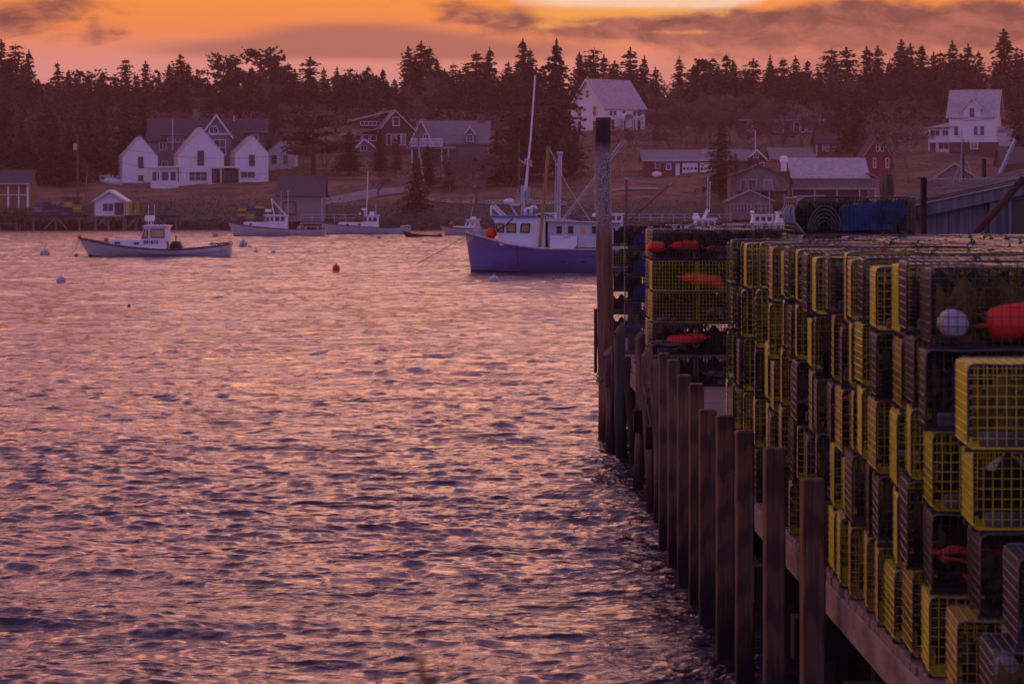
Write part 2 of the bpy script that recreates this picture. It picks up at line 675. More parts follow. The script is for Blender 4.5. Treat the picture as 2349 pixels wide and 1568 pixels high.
# ------------------------------------------------------------------ trees
def leafquad(mb, c, d, size, r):
    """one small spray of needles: a bent diamond"""
    d = Vector(d).normalized()
    a = Vector((r.uniform(-1, 1), r.uniform(-1, 1), r.uniform(-1, 1)))
    s = d.cross(a)
    if s.length < 1e-3:
        s = Vector((1, 0, 0))
    s = s.normalized() * size * r.uniform(.28, .45)
    l = d * size
    c = Vector(c)
    mb.add([c - l * .5, c + s, c + l * .6, c - s], [(0, 1, 2, 3)])


def spruce_mesh(seed, h=12.0, rad=2.4, levels=30, per=8, gap=.0, droop=.25, power=.85, dead=0):
    r = random.Random(seed)
    mb = MB()
    base = h * r.uniform(.06, .12)
    ph = [r.uniform(0, 6.28) for _ in range(6)]

    def lob(a, t):
        return 1 + .20 * math.sin(2 * a + ph[0] + 5 * t) + .16 * math.sin(3 * a + ph[1] - 9 * t) + .14 * math.sin(23 * t + ph[2] + a) + .10 * math.sin(41 * t + ph[3])
    for i in range(levels):
        t = (i + r.uniform(-.4, .4)) / levels
        t = min(max(t, 0), .99)
        z = base + (h - base) * t
        rr = rad * (1 - t) ** power * r.uniform(.8, 1.1) + .12
        if r.random() < gap:
            rr *= .45
        n = max(3, int(per * (.45 + .75 * (1 - t))))
        for k in range(n):
            a = 2 * PI * (k + r.random()) / n
            L = rr * r.uniform(.6, 1.12) * max(.35, lob(a, t))
            dr = droop * r.uniform(.5, 1.5)
            m = max(2, int(L / .36))
            for j in range(m):
                q = (j + .7) / m
                p = (math.cos(a) * L * q + r.gauss(0, .07), math.sin(a) * L * q + r.gauss(0, .07), z - dr * L * q * q + .12 * L * q + r.gauss(0, .08))
                sz = .68 * (1.08 - .4 * q)
                leafquad(mb, p, (math.cos(a + r.uniform(-.7, .7)), math.sin(a + r.uniform(-.7, .7)), r.uniform(-.6, .35)), sz, r)
    for k in range(5 - 4 * dead):
        leafquad(mb, (0, 0, h - .35 + .15 * k), (r.uniform(-.3, .3), r.uniform(-.3, .3), 1), .5, r)
    tr = MB()
    tr.tube([(0, 0, -.6), (0, 0, h * .5), (0, 0, h * (1.03 if dead else .97))], [.02 * h, .012 * h, .035], 6)
    for k in range(14):
        z = h * (r.uniform(.82, 1.0) if dead else r.uniform(.05, .3))
        a = r.uniform(0, 6.28)
        tr.tube([(0, 0, z), (math.cos(a) * .9 * (1.1 - z / h), math.sin(a) * .9 * (1.1 - z / h), z + r.uniform(-.1, .2))], [.04, .015], 3)
    return mb.mesh('crown'), tr.mesh('trunk')


def pine_mesh(seed, h=12.0, rad=4.0, lean=0):
    r = random.Random(seed)
    mb, tr = MB(), MB()
    tr.tube([(0, 0, -.6), (lean * .3, 0, h * .4), (lean, 0, h * .85)], [.022 * h, .016 * h, .05], 6)
    for i in range(26):
        t = r.uniform(.38, 1)
        a = r.uniform(0, 2 * PI)
        L = rad * r.uniform(.35, 1.0) * (1 - (t - .45) ** 2 * 1.7 if t > .45 else .8)
        s = Vector((lean * t, 0, h * t * .88))
        e = s + Vector((math.cos(a) * L, math.sin(a) * L, r.uniform(-.2, .9)))
        tr.tube([s, (s + e) / 2 + Vector((0, 0, -.15)), e], [.09, .06, .03], 4)
        for k in range(42):
            q = r.uniform(.35, 1.12)
            p = s.lerp(e, q) + Vector((r.gauss(0, .5), r.gauss(0, .5), r.gauss(.1, .24)))
            leafquad(mb, p, (r.uniform(-1, 1), r.uniform(-1, 1), r.uniform(-.2, .8)), r.uniform(.4, .75), r)
    return mb.mesh('crown'), tr.mesh('trunk')


def bare_mesh(seed, h=10.0, spread=.55, depth=7, trunk=.18):
    """trunk and main limbs in one mesh, fine twigs in another"""
    r = random.Random(seed)
    tr, tw = MB(), MB()

    def grow(p, d, L, rad, lev):
        e = p + d * L
        mid = p + d * L * .5 + Vector((r.gauss(0, .05), r.gauss(0, .05), 0)) * L
        (tr if lev < 3 else tw).tube([p, mid, e], [rad, rad * .85, rad * .7], 5 if lev < 2 else 3, caps=False)
        if lev >= depth:
            return
        n = 2 if r.random() < .45 else 3
        for k in range(n):
            v = d + Vector((r.gauss(0, spread), r.gauss(0, spread), r.gauss(.05, spread * .6)))
            v.normalize()
            if v.z < -.2:
                v.z = .1
            grow(p.lerp(e, r.uniform(.65, 1)), v, L * r.uniform(.62, .86), max(rad * .62, .042), lev + 1)
    grow(Vector((0, 0, -.5)), Vector((r.uniform(-.1, .1), 0, 1)).normalized(), h * .27, trunk, 0)
    return tw.mesh('twigs'), tr.mesh('trunk')


SPR = [spruce_mesh(1, 12, 2.7, 44, 12, 0, .25, .7), spruce_mesh(2, 12, 3.1, 36, 11, .12, .35, .62), spruce_mesh(3, 12, 2.3, 40, 11, .15, .3, .55), spruce_mesh(4, 12, 2.7, 34, 11, .2, .15, .36),
       spruce_mesh(5, 12, 2.1, 34, 9, .3, .3, .45, 1), spruce_mesh(6, 12, 3.5, 40, 13, .1, .3, .66), spruce_mesh(7, 12, 2.6, 34, 10, .3, .2, .3, 1), spruce_mesh(8, 12, 2.9, 40, 12, .05, .4, .5)]
PIN = [pine_mesh(11, 12, 4.2), pine_mesh(12, 12, 3.6, .8), pine_mesh(13, 12, 3.0, -.5)]
BAR = [bare_mesh(21, 10), bare_mesh(22, 10, .5), bare_mesh(23, 10, .42, 7, .14), bare_mesh(24, 8, .7, 6, .26)]


def tree(kind, k, pos, h, label, group, wide=1.0, rot=None):
    tab, base, name, mc, mt, cn = {'s': (SPR, 12.0, 'spruce_tree', m_needle, m_bark, 'crown'), 'p': (PIN, 12.0, 'pine_tree', m_pine, m_bark, 'crown'),
                                   'b': (BAR, 10.0, 'bare_tree', m_twig, m_bark_l, 'crown')}[kind]
    s = h / base
    t = thing(name, label, 'tree', pos, rot if rot is not None else rnd.uniform(0, 6.28), group)
    me = tab[k % len(tab)]
    t.rotation_euler.x, t.rotation_euler.y = R(rnd.gauss(0, 1.6)), R(rnd.gauss(0, 1.6))
    inst(cn, me[0], mc, t, scale=(s * wide, s * wide, s))
    inst('trunk', me[1], mt, t, scale=(s * wide, s * wide, s))
    return t


ORD = ['first', 'second', 'third', 'fourth', 'fifth', 'sixth', 'seventh', 'eighth', 'ninth', 'tenth', 'eleventh', 'twelfth', 'thirteenth', 'fourteenth', 'fifteenth', 'sixteenth',
       'seventeenth', 'eighteenth', 'nineteenth', 'twentieth']
TENS = {20: 'twenty', 30: 'thirty', 40: 'forty', 50: 'fifty', 60: 'sixty', 70: 'seventy', 80: 'eighty'}
TENTH = {20: 'twentieth', 30: 'thirtieth', 40: 'fortieth', 50: 'fiftieth', 60: 'sixtieth', 70: 'seventieth', 80: 'eightieth'}


def nth(i):
    if i <= 20:
        return ORD[i - 1]
    t, u = i // 10 * 10, i % 10
    return TENTH[t] if u == 0 else TENS[t] + '-' + ORD[u - 1]


# skyline trees: picture spot of each tip, kind, variant, width
SKY = [(5, 104, 's', 2, 1.0), (32, 111, 's', 0, 1.05), (66, 127, 's', 1, .9), (100, 160, 'b', 2, 1), (132, 150, 's', 4, 1), (160, 170, 's', 2, 1), (198, 178, 's', 3, .9), (232, 171, 's', 0, .9),
       (262, 182, 's', 1, .8), (292, 143, 's', 5, .95), (331, 150, 's', 1, .9), (362, 172, 's', 4, .8), (386, 157, 's', 0, .9), (416, 135, 's', 2, 1.1), (430, 152, 's', 4, 1), (458, 168, 'p', 2, .7),
       (505, 134, 'p', 0, 1.1), (545, 142, 'p', 1, .9), (600, 123, 'p', 0, 1.2), (632, 136, 'p', 2, 1.1), (655, 152, 's', 3, 1.0), (682, 166, 's', 4, .9), (712, 142, 's', 3, 1.3), (740, 164, 's', 1, .9),
       (775, 162, 's', 0, .8), (803, 163, 's', 3, 1.1), (840, 159, 's', 4, 1.2), (878, 165, 's', 0, .8), (904, 186, 's', 5, .8), (943, 117, 's', 1, .85), (966, 107, 's', 2, 1.1), (982, 118, 's', 4, 1.3),
       (1000, 140, 's', 1, .8), (1035, 154, 's', 0, .9), (1066, 156, 's', 3, 1.0), (1095, 128, 's', 3, 1.1), (1124, 120, 's', 1, 1.0), (1165, 152, 's', 4, 1.1), (1199, 101, 's', 1, 1.0), (1221, 121, 's', 4, 1.1),
       (1330, 132, 's', 0, .9), (1355, 120, 's', 4, 1.1), (1382, 136, 's', 1, .8), (1415, 118, 'b', 0, 1.35), (1447, 122, 's', 3, 1.0), (1525, 106, 'b', 3, 1.2), (1470, 138, 's', 5, .8), (1560, 140, 's', 2, .9),
       (1608, 136, 'p', 1, .8), (1628, 140, 's', 0, 1.0), (1671, 133, 's', 4, 1.2), (1688, 145, 's', 0, .8), (1732, 145, 's', 3, 1.1), (1769, 139, 's', 0, .7), (1793, 142, 's', 3, .9), (1830, 139, 's', 2, .9),
       (1853, 145, 's', 1, .8), (1897, 121, 's', 3, 1.2), (1945, 121, 's', 3, 1.2), (1990, 118, 's', 1, 1.0), (2018, 117, 's', 3, .9), (2063, 106, 's', 1, 1.05), (2086, 113, 's', 3, .8), (2115, 113, 's', 0, .85),
       (2142, 131, 's', 1, .8), (2160, 127, 's', 4, 1.0), (2188, 107, 's', 2, 1.0), (2218, 114, 's', 5, .8), (2250, 126, 's', 4, .9), (2300, 83, 's', 1, 1.0), (2330, 128, 's', 5, .8), (2347, 133, 's', 0, .9)]
DESC = {'s': ['full pointed', 'broad drooping', 'narrow pointed', 'blunt ragged', 'thin gappy', 'wide dark', 'blunt dead topped', 'shaggy drooping'], 'p': ['round topped', 'leaning flat topped', 'ragged topped'], 'b': ['wide bare', 'twiggy bare', 'slender bare', 'fan shaped bare']}
KN = {'s': 'spruce', 'p': 'pine', 'b': 'leafless tree'}
for i, (x, y, kd, k, wd_) in enumerate(SKY):
    if kd == 's' and i % 4 == 1:
        k = (6, 7)[i % 8 // 4]
    Y = rnd.uniform(565, 610)
    p = ground(x, Y)
    top = CAMZ - (y - 472) / F * Y
    h = (top - p.z) * (1.04 if kd == 's' else (1.10 if kd == 'p' else 1.0))
    wd_ *= 1.18 if kd == 's' else 1
    tree(kd, k, p, h, f'{DESC[kd][k]} {KN[kd]} against the sky, {nth(i + 1)} tip from the left along the ridge', 'trees along the skyline', wd_)
# lower tips filling the gaps along the skyline
rr = random.Random(6)
for i in range(len(SKY) - 1):
    (xa, ya), (xb, yb_) = SKY[i][:2], SKY[i + 1][:2]
    x = xa + (xb - xa) * rr.uniform(.35, .65)
    y = max(ya, yb_) + rr.uniform(6, 26)
    Y = rr.uniform(560, 600)
    p = ground(x, Y)
    kd = 's' if rr.random() < .72 else ('p' if rr.random() < .6 else 'b')
    tree(kd, rr.randrange(8), p, CAMZ - (y - 472) / F * Y - p.z, f'lower {KN[kd]} filling the skyline between its {nth(i + 1)} and {nth(i + 2)} tips', 'lower trees along the skyline', rr.uniform(1.0, 1.5))
# second row below the skyline
rr = random.Random(5)
row2 = []
x = -12
while x < 2370:
    row2.append(x)
    x += rr.uniform(24, 42)
for i, x in enumerate(row2):
    Y = rr.uniform(548, 566)
    p = ground(x, Y)
    y = rr.uniform(166, 212)
    h = CAMZ - (y - 472) / F * Y - p.z
    bare = (650 < x < 740) or (1490 < x < 1760 and rr.random() < .75) or (2030 < x < 2150 and rr.random() < .7) or rr.random() < .1
    if bare:
        tree('b', rr.randrange(3), p, h * .95, f'grey leafless tree among the dark spruces, {nth(i + 1)} trunk from the left below the skyline', 'trees below the skyline', 1.0)
    else:
        tree('s', rr.randrange(8), p, h, f'dark spruce standing below the skyline trees, {nth(i + 1)} from the left in its row', 'trees below the skyline', rr.uniform(.9, 1.3))
# trees on the nearer slope: tip spot, foot row, kind, variant, width, words
NEAR = [(10, 230, 412, 's', 5, 1.1, 'dark spruce at the left edge behind the brown boathouse'), (52, 262, 418, 's', 1, 1.0, 'dark drooping spruce behind the brown boathouse roof'),
        (58, 215, 400, 'b', 2, .9, 'thin pale birch among the dark trees at far left'), (95, 240, 415, 's', 3, 1.3, 'ragged dark spruce left of the tall brown utility pole'),
        (128, 262, 425, 's', 0, 1.5, 'broad dark spruce behind the grey trap pile'), (160, 290, 430, 's', 5, 1.2, 'short dark spruce just left of the brown utility pole'), (205, 232, 405, 's', 1, 1.2, 'tall dark spruce between the two utility poles'),
        (238, 250, 400, 's', 3, 1.1, 'dark spruce left of the white modern house'), (285, 222, 385, 's', 2, 1.4, 'dark spruce rising behind the left gable of the modern house'), (322, 225, 372, 's', 0, 1.2, 'spruce at the left corner of the grey shingled house'),
        (628, 235, 360, 's', 1, 1.0, 'spruce close to the right end of the grey shingled house'), (720, 262, 408, 'p', 0, 2.1, 'broad round pitch pine between the shingled houses'), (690, 290, 415, 'b', 1, 1.0, 'leafless tree left of the broad pine'),
        (800, 300, 412, 's', 5, 1.2, 'low dark spruce right of the broad round pine'), (872, 296, 400, 's', 0, .9, 'pointed spruce in front of the brown gabled house'), (908, 318, 398, 's', 3, 1.0, 'bushy spruce in front of the brown gabled house'),
        (866, 352, 452, 'b', 3, 1.25, 'gnarled leafless apple tree beside the gravel road'), (955, 362, 500, 's', 1, 1.25, 'lone dark spruce standing on the shore by the road'),
        (985, 335, 428, 's', 3, 1.2, 'dark spruce under the white balcony'), (1030, 372, 432, 's', 5, 1.0, 'low spruce right of the leaning pole'), (1090, 305, 470, 'b', 0, 1.1, 'large leafless tree behind the bow of the blue boat'),
        (1062, 330, 430, 'b', 2, 1.0, 'slim leafless tree in front of the long grey roof'), (1140, 300, 425, 's', 2, 1.6, 'dark spruce at the right end of the long grey roof'), (1175, 235, 410, 's', 3, 1.4, 'tall spruce left of the great spruce'),
        (1215, 215, 405, 's', 1, 1.2, 'dark spruce directly behind the tall white antenna'), (1274, 99, 408, 's', 5, .85, 'tallest and largest spruce, left of the white hilltop house'), (1318, 300, 412, 's', 3, 1.1, 'spruce under the left gable of the hilltop house'),
        (1500, 215, 318, 'b', 1, 1.2, 'leafless grove tree just right of the hilltop house'), (1560, 205, 320, 'b', 0, 1.3, 'wide leafless tree on the slope behind the red garage'), (1625, 228, 325, 'b', 2, 1.3, 'slender leafless tree above the red garage roof'),
        (1654, 286, 452, 's', 2, 1.35, 'lone narrow spruce in front of the red garage'), (1690, 352, 420, 's', 4, 1.3, 'small dark spruce right of the lone narrow spruce'), (1722, 360, 420, 'p', 2, .9, 'bushy pine beneath the pale gable trim'),
        (1920, 195, 330, 's', 3, 1.2, 'spruce right of the dark hip roofed house'), (1962, 205, 370, 's', 1, 1.5, 'large dark spruce in front of the red house'), (2050, 230, 385, 'b', 1, 1.2, 'leafless tree left of the right hand white house'),
        (2085, 235, 410, 'b', 2, 1.3, 'tall leafless tree right of the dark red barn'), (2335, 215, 350, 's', 5, 1.0, 'dark spruce beside the right hand white house'), (1335, 348, 425, 'b', 3, .8, 'small leafless tree behind the wheelhouse masts'), (1180, 352, 425, 's', 4, 1.2, 'small ragged spruce behind the flag staff')]
for (x, yt, yb, kd, k, w_, lab) in NEAR:
    Y = gY(x, yb)
    p = ground(x, Y)
    h = (CAMZ - (yt - 472) / F * Y) - p.z
    tree(kd, k, p, h, lab, None, w_)


# leafless trees scattered over the slopes between the houses
rg = random.Random(23)
GROVE = []
for (xa, xb, ya, yb, n, wh) in ((1495, 1770, 300, 345, 19, 'on the slope right of the hilltop house'), (1900, 2095, 330, 400, 8, 'between the red house and the white farmhouse'), (620, 800, 330, 405, 9, 'around the broad round pine'),
                                (985, 1190, 395, 440, 10, 'below the balcony house'), (1400, 1500, 325, 400, 4, 'left of the red garage'), (350, 470, 300, 330, 4, 'behind the grey shingled house'), (1760, 1900, 310, 355, 8, 'before the hip roofed house'), (30, 240, 330, 420, 5, 'among the dark trees at far left')):
    for q in range(n):
        x = xa + (xb - xa) * (q + rg.random()) / n
        yb_ = rg.uniform(ya, yb)
        Y = gY(x, yb_)
        tree('b', rg.randrange(4), ground(x, Y), rg.uniform(5.5, 11) if xa > 1490 and xa < 1800 else rg.uniform(4, 8), f'leafless tree, {nth(q + 1)} from the left of those {wh}', f'leafless trees {wh}', rg.uniform(.9, 1.3))


# backing wood and undergrowth that read as one mass
def mass(name, n, fx, fy, fh, size, mat, label, cat, seed, up=.4):
    r = random.Random(seed)
    mb = MB()
    for _ in range(n):
        X = fx(r)
        Y = fy(r, X)
        h = fh(r, X)
        leafquad(mb, (X, Y, gz(X, Y) + h), (r.uniform(-1, 1), r.uniform(-.6, .6), r.uniform(-.3, 1) * up + .1), r.uniform(*size), r)
    o = mb.build(name, mat, fix=False)
    return tag(o, label, cat, kind='stuff')


mass('forest', 52000, lambda r: r.uniform(-125, 125), lambda r, X: r.uniform(568, 640), lambda r, X: r.random() ** .75 * (8.0 + 2 * math.sin(X * .35) + 1.5 * math.sin(X * .9 + 2)), (.5, 1.1), m_needle,
     'dark mass of evergreen woodland behind the houses', 'forest', 31)
mass('undergrowth', 26000, lambda r: r.uniform(-110, 110), lambda r, X: r.uniform(538, 566) if -20 < X < 70 or r.random() < .4 else r.uniform(500, 566), lambda r, X: r.random() ** 1.3 * 3.4, (.18, .5), m_twig,
     'purplish leafless undergrowth below the woodland edge', 'undergrowth', 32, 1.2)
mass('left_thicket', 9000, lambda r: r.uniform(-105, -62), lambda r, X: r.uniform(462, 535), lambda r, X: r.random() ** .9 * 6.0, (.3, .8), m_needle,
     'dark thicket of evergreens on the left shore', 'thicket', 33)
mass('shore_brush', 15000, lambda r: r.uniform(-95, 95), lambda r, X: r.uniform(431, 445), lambda r, X: r.random() ** 1.6 * (1.5 + .6 * math.sin(X * .4)), (.12, .36), m_brush,
     'dark green brush covering the far bank above the tide line', 'brush', 34, 1.0)
mass('dry_brush', 12000, lambda r: r.uniform(-8, 85), lambda r, X: r.uniform(478, 530), lambda r, X: r.random() ** 1.8 * 1.5, (.1, .28), m_twig,
     'low dry brush on the slope below the hilltop house', 'brush', 35, 1.0)


mass('slope_scrub', 12000, lambda r: r.uniform(-70, 20), lambda r, X: r.uniform(468, 505), lambda r, X: r.random() ** 2 * 1.1, (.08, .26), m_twig,
     'low leafless scrub on the slopes between the houses at left', 'scrub', 36, 1.0)


def rocks(name, n, yr, s, mat, label, seed):
    r = random.Random(seed)
    mb = MB()
    for _ in range(n):
        X = r.uniform(-90, 85)
        Y = r.uniform(*yr)
        k = r.uniform(*s)
        c = Vector((X, Y, gz(X, Y) + k * .15))
        pts = []
        for i in range(4):
            for j in range(6):
                a, b = PI * (i + .5) / 4, 2 * PI * j / 6
                q = k * r.uniform(.7, 1.15)
                pts.append(c + Vector((q * math.sin(a) * math.cos(b) * 1.4, q * math.sin(a) * math.sin(b), q * math.cos(a) * .75)))
        fs = [(i * 6 + j, i * 6 + (j + 1) % 6, (i + 1) * 6 + (j + 1) % 6, (i + 1) * 6 + j) for i in range(3) for j in range(6)] + [tuple(range(6)), tuple(range(23, 17, -1))]
        mb.add(pts, fs)
    tag(mb.build(name, mat), label, 'rocks', kind='stuff')


rocks('shore_rocks', 420, (429.5, 433.5), (.25, .75), m_rock, 'pale rocks scattered along the far tide line', 41)
rocks('weedy_rocks', 700, (426.5, 431), (.25, .8), m_weed, 'dark seaweed covered rocks at the far water edge', 42)
# ------------------------------------------------------------------ buildings
class House:
    def __init__(s, name, label, x0, yb, cat='house', rot=0, Y=None, group=None, dz=0):
        s.Y = Y or gY(x0, yb)
        s.s = s.Y / F
        s.x0, s.yb = x0, yb
        s.c = math.cos(R(rot))
        p = W(x0, yb, s.Y)
        p.z += dz
        s.root = thing(name, label, cat, p, R(rot), group)

    def u(s, x):
        return (x - s.x0) * s.s / s.c

    def z(s, y):
        return (s.yb - y) * s.s

    def part(s, name, mb, mat, parent=None, smooth=False):
        return mb.build(name, mat, parent or s.root, smooth)

    def gable(s, u0, u1, w0, w1, z0, ze, zr, axis, wm, rm, oh=.3, pk=None, th=.16, wall=True, parts=('wall', 'roof')):
        if wall:
            mb = MB()
            if axis == 'w':
                m = (u0 + u1) / 2 if pk is None else pk
                mb.prism([(u0, w0, z0), (u1, w0, z0), (u1, w0, ze), (m, w0, zr), (u0, w0, ze)], (0, w1 - w0, 0))
            else:
                m = (w0 + w1) / 2 if pk is None else pk
                mb.prism([(u0, w0, z0), (u0, w1, z0), (u0, w1, ze), (u0, m, zr), (u0, w0, ze)], (u1 - u0, 0, 0))
            s.part(parts[0], mb, wm)
        rb = MB()
        if axis == 'w':
            m = (u0 + u1) / 2 if pk is None else pk
            for a in (u0, u1):
                d = Vector((a - m, ze - zr))
                e = d * (1 + oh / d.length)
                o = .012
                rb.prism([(m, w0 - oh, zr + o), (m + e.x, w0 - oh, zr + e.y + o), (m + e.x, w0 - oh, zr + e.y + th + o), (m, w0 - oh, zr + th + o)], (0, w1 - w0 + 2 * oh, 0))
        else:
            m = (w0 + w1) / 2 if pk is None else pk
            for a in (w0, w1):
                d = Vector((a - m, ze - zr))
                e = d * (1 + oh / d.length)
                o = .012
                rb.prism([(u0 - oh, m, zr + o), (u0 - oh, m + e.x, zr + e.y + o), (u0 - oh, m + e.x, zr + e.y + th + o), (u0 - oh, m, zr + th + o)], (u1 - u0 + 2 * oh, 0, 0))
        return s.part(parts[1], rb, rm)

    def rake(s, u0, u1, w, ze, zr, oh=.3, mat=None, wd=.22, pk=None):
        """barge boards along a gable that faces the front"""
        m = (u0 + u1) / 2 if pk is None else pk
        mb = MB()
        for a in (u0, u1):
            d = Vector((a - m, ze - zr))
            e = d * (1 + oh / d.length)
            mb.prism([(m, w - oh - .04, zr + .2), (m + e.x, w - oh - .04, zr + e.y + .2), (m + e.x, w - oh - .04, zr + e.y - wd + .2), (m, w - oh - .04, zr - wd * 1.3 + .2)], (0, -.06, 0))
        s.part('barge_board', mb, mat or m_trim)

    def box(s, name, u0, u1, w0, w1, z0, z1, mat, parent=None):
        return s.part(name, MB().box(u0, u1, w0, w1, z0, z1), mat, parent)

    def win(s, u0, u1, z0, z1, w=0.0, side='f', mull=0, rail=1, fw=.10, frame=None, glass=None, name='window'):
        def P(a, d, h):
            # a along the wall, d outwards
            return (a, w - d, h) if side == 'f' else ((w - d, a, h) if side == 'l' else (w + d, a, h))

        def bx(mb, a0, a1, d0, d1, h0, h1):
            p, q = P(a0, d0, h0), P(a1, d1, h1)
            mb.box(min(p[0], q[0]), max(p[0], q[0]), min(p[1], q[1]), max(p[1], q[1]), h0, h1)
        mb = MB()
        bx(mb, u0 - fw, u0, .005, .08, z0 - fw, z1 + fw)
        bx(mb, u1, u1 + fw, .005, .08, z0 - fw, z1 + fw)
        bx(mb, u0, u1, .005, .08, z1, z1 + fw)
        bx(mb, u0, u1, .005, .10, z0 - fw, z0)
        for k in range(mull):
            c = u0 + (u1 - u0) * (k + 1) / (mull + 1)
            bx(mb, c - .035, c + .035, .006, .07, z0, z1)
        for k in range(rail):
            c = z0 + (z1 - z0) * (k + 1) / (rail + 1)
            bx(mb, u0, u1, .006, .06, c - .03, c + .03)
        f = s.part(name, mb, frame or m_trim)
        pb = MB()
        bx(pb, u0, u1, .004, .03, z0, z1)
        s.part('pane', pb, glass or m_glass, f)
        return f

    def winp(s, x0, x1, y0, y1, w=0.0, **k):
        return s.win(s.u(x0), s.u(x1), s.z(y1), s.z(y0), w, **k)

    def chimney(s, u, w, z0, z1, d, mat, d2=None):
        mb = MB().box(u - d, u + d, w - (d2 or d), w + (d2 or d), z0, z1)
        mb.box(u - d - .06, u + d + .06, w - (d2 or d) - .06, w + (d2 or d) + .06, z1, z1 + .15)
        s.part('chimney', mb, mat)

    def pipe(s, u, w, z0, z1, r=.06, mat=None):
        s.part('vent_pipe', MB().tube([(u, w, z0), (u, w, z1)], r, 8), mat or m_metal)


# --- white modern house with three gables
h = House('modern_house', 'white modern house of three gabled blocks joined by flat porches', 281, 425, rot=12)
u, z = h.u, h.z
for (a, b, pk, ye, yp) in ((281, 360, 322, 359, 313), (407, 509, 458, 353, 292), (535, 610, 575, 350, 311)):
    h.gable(u(a), u(b), 0, 8.2, -.9, z(ye), z(yp), 'w', m_mod, m_modroof, oh=.06, pk=u(pk), th=.1)
    h.box('base_board', u(a) - .02, u(b) + .02, -.03, -.005, -.9, -.15, m_stone)
for (a, b) in ((360, 407), (509, 535)):
    h.box('flat_roof', u(a) + .02, u(b) - .02, -.9, 6, z(384.5), z(381), m_trim)
h.box('porch_beam', u(478), u(545), -1.5, -.92, z(384.6), z(381.2), m_trim)
h.box('porch_beam', u(337), u(360) + .01, -1.5, -.92, z(384.6), z(381.2), m_trim)
h.box('wall', u(360) + .03, u(407) - .03, 1.6, 2.0, -.9, z(384.7), m_mod)
h.box('wall', u(509) + .03, u(535) - .03, 1.6, 2.0, -.9, z(384.7), m_dstone_shade)
for x in (343, 362, 478, 500, 543):
    h.part('porch_post', MB().box(u(x) - .08, u(x) + .08, -1.4, -1.24, -.4, z(384.8)), m_trim)
h.box('foundation', u(281) - .05, u(345), -.05, -.02, -.9, z(419), m_stone)
h.box('porch_floor', u(345), u(405), -1.5, -.06, -.5, z(417), m_trim)
h.box('porch_floor', u(470), u(545), -1.5, -.06, -.5, z(421), m_trim)
h.winp(317, 327, 360.5, 385, rail=1, mull=1, fw=.06, frame=m_wood_d)
h.winp(317, 327, 403, 414.5, rail=0, mull=1, fw=.06, frame=m_wood_d)
h.winp(450, 463, 345.5, 378, rail=0, fw=.06, frame=m_wood_d)
h.winp(567, 578, 355, 379, rail=1, fw=.06, frame=m_wood_d)
h.winp(431, 470, 394, 413.5, mull=2, rail=1, fw=.08)
h.winp(545, 579, 394, 407, mull=1, rail=1, fw=.08)
h.box('glazed_porch', u(345), u(404), -.30, -.07, -.3, z(385), m_mod)
for a, b in ((347.5, 356), (359.5, 365), (369, 383), (387.5, 400)):
    h.winp(a, b, 394.5, 414, w=-.30, mull=0, rail=0, fw=.06)
h.box('recess_shade_panel', u(480), u(542), -.05, -.015, -.3, z(386), m_dstone_shade)  # flat dark panel proud of the wall, painted as the recess's shade
for a, b in ((484, 491), (494, 502), (505, 513), (516, 524), (527, 534)):
    h.winp(a, b, 391, 419, w=-.05, mull=0, rail=0, fw=.06, frame=m_red if a in (505, 516) else m_brown_sh, name='door')
h.pipe(u(404) - .3, 4.5, z(345), z(272), .10)

# --- grey shingled house behind it
h = House('shingled_house', 'large grey shingled house with round gable window and stone chimney', 335, 398, rot=4)
u, z = h.u, h.z
h.gable(u(342), u(606), 0, 9, -1, z(321), z(272), 'u', m_grey_sh, m_roof_d, oh=.5)
h.gable(u(462), u(530), -2.4, 4.5, -1, z(312), z(265), 'w', m_grey_sh, m_roof_d, oh=.5)
h.rake(u(462), u(530), -2.4, z(312), z(265), .55, wd=.35)
h.box('trim_band', u(464), u(528), -2.46, -2.42, z(309.5), z(306), m_trim)
mb = MB()
cu, cz = u(490), z(300.5)
mb.tube([(cu + .72 * math.cos(a * PI / 12), -2.46, cz + .72 * math.sin(a * PI / 12)) for a in range(24)], .09, 5, closed=True)
mb.box(cu - .03, cu + .03, -2.47, -2.44, cz - .66, cz + .66)
rw = h.part('round_window', mb, m_trim)
h.part('pane', MB().lathe([(.02, -2.45), (.68, -2.45), (.68, -2.42), (.02, -2.42)], 20, (cu, 0, cz), 'y'), m_glass, rw)
for (a, b) in ((470, 487), (492, 516)):
    h.winp(a, b, 322, 355, w=-2.4, mull=1, rail=1, fw=.14)
h.winp(366, 380, 327, 343, w=0, mull=1, rail=0)
h.winp(372, 384, 370, 385, w=0, mull=1, rail=0)
h.box('corner_board', u(342) - .03, u(342) + .14, -.04, .1, -1, z(322), m_trim_g)
for (a, b, ys) in ((380, 437, 311), (565, 604, 304)):
    mb = MB().prism([(u(a), -.35, z(ys + 16)), (u(a), -.35, z(ys + 1)), (u(a), 3.8, z(ys - 6)), (u(a), 3.8, z(ys + 16))], (u(b) - u(a), 0, 0))
    h.part('dormer_wall', mb, m_grey_sh)
    mb = MB().prism([(u(a) - .4, -.9, z(ys + 2.0)), (u(a) - .4, -.9, z(ys - .4)), (u(a) - .4, 4.0, z(ys - 8.5)), (u(a) - .4, 4.0, z(ys - 6))], (u(b) - u(a) + .8, 0, 0))
    h.part('dormer_roof', mb, m_roof_d)
h.winp(386, 398, 315, 326, w=-.35, mull=1, rail=0)
h.winp(404, 420, 315, 326, w=-.35, mull=1, rail=0)
h.winp(575, 590, 309, 319, w=-.35, mull=1, rail=0)
h.box('wall', u(565), u(604), -.3, 0.0, -1, z(321), m_grey_sh)
h.winp(573, 592, 322, 352, w=-.3, mull=1, rail=1)
h.chimney(u(446), 4.5, z(280), z(250), .55, m_stone)
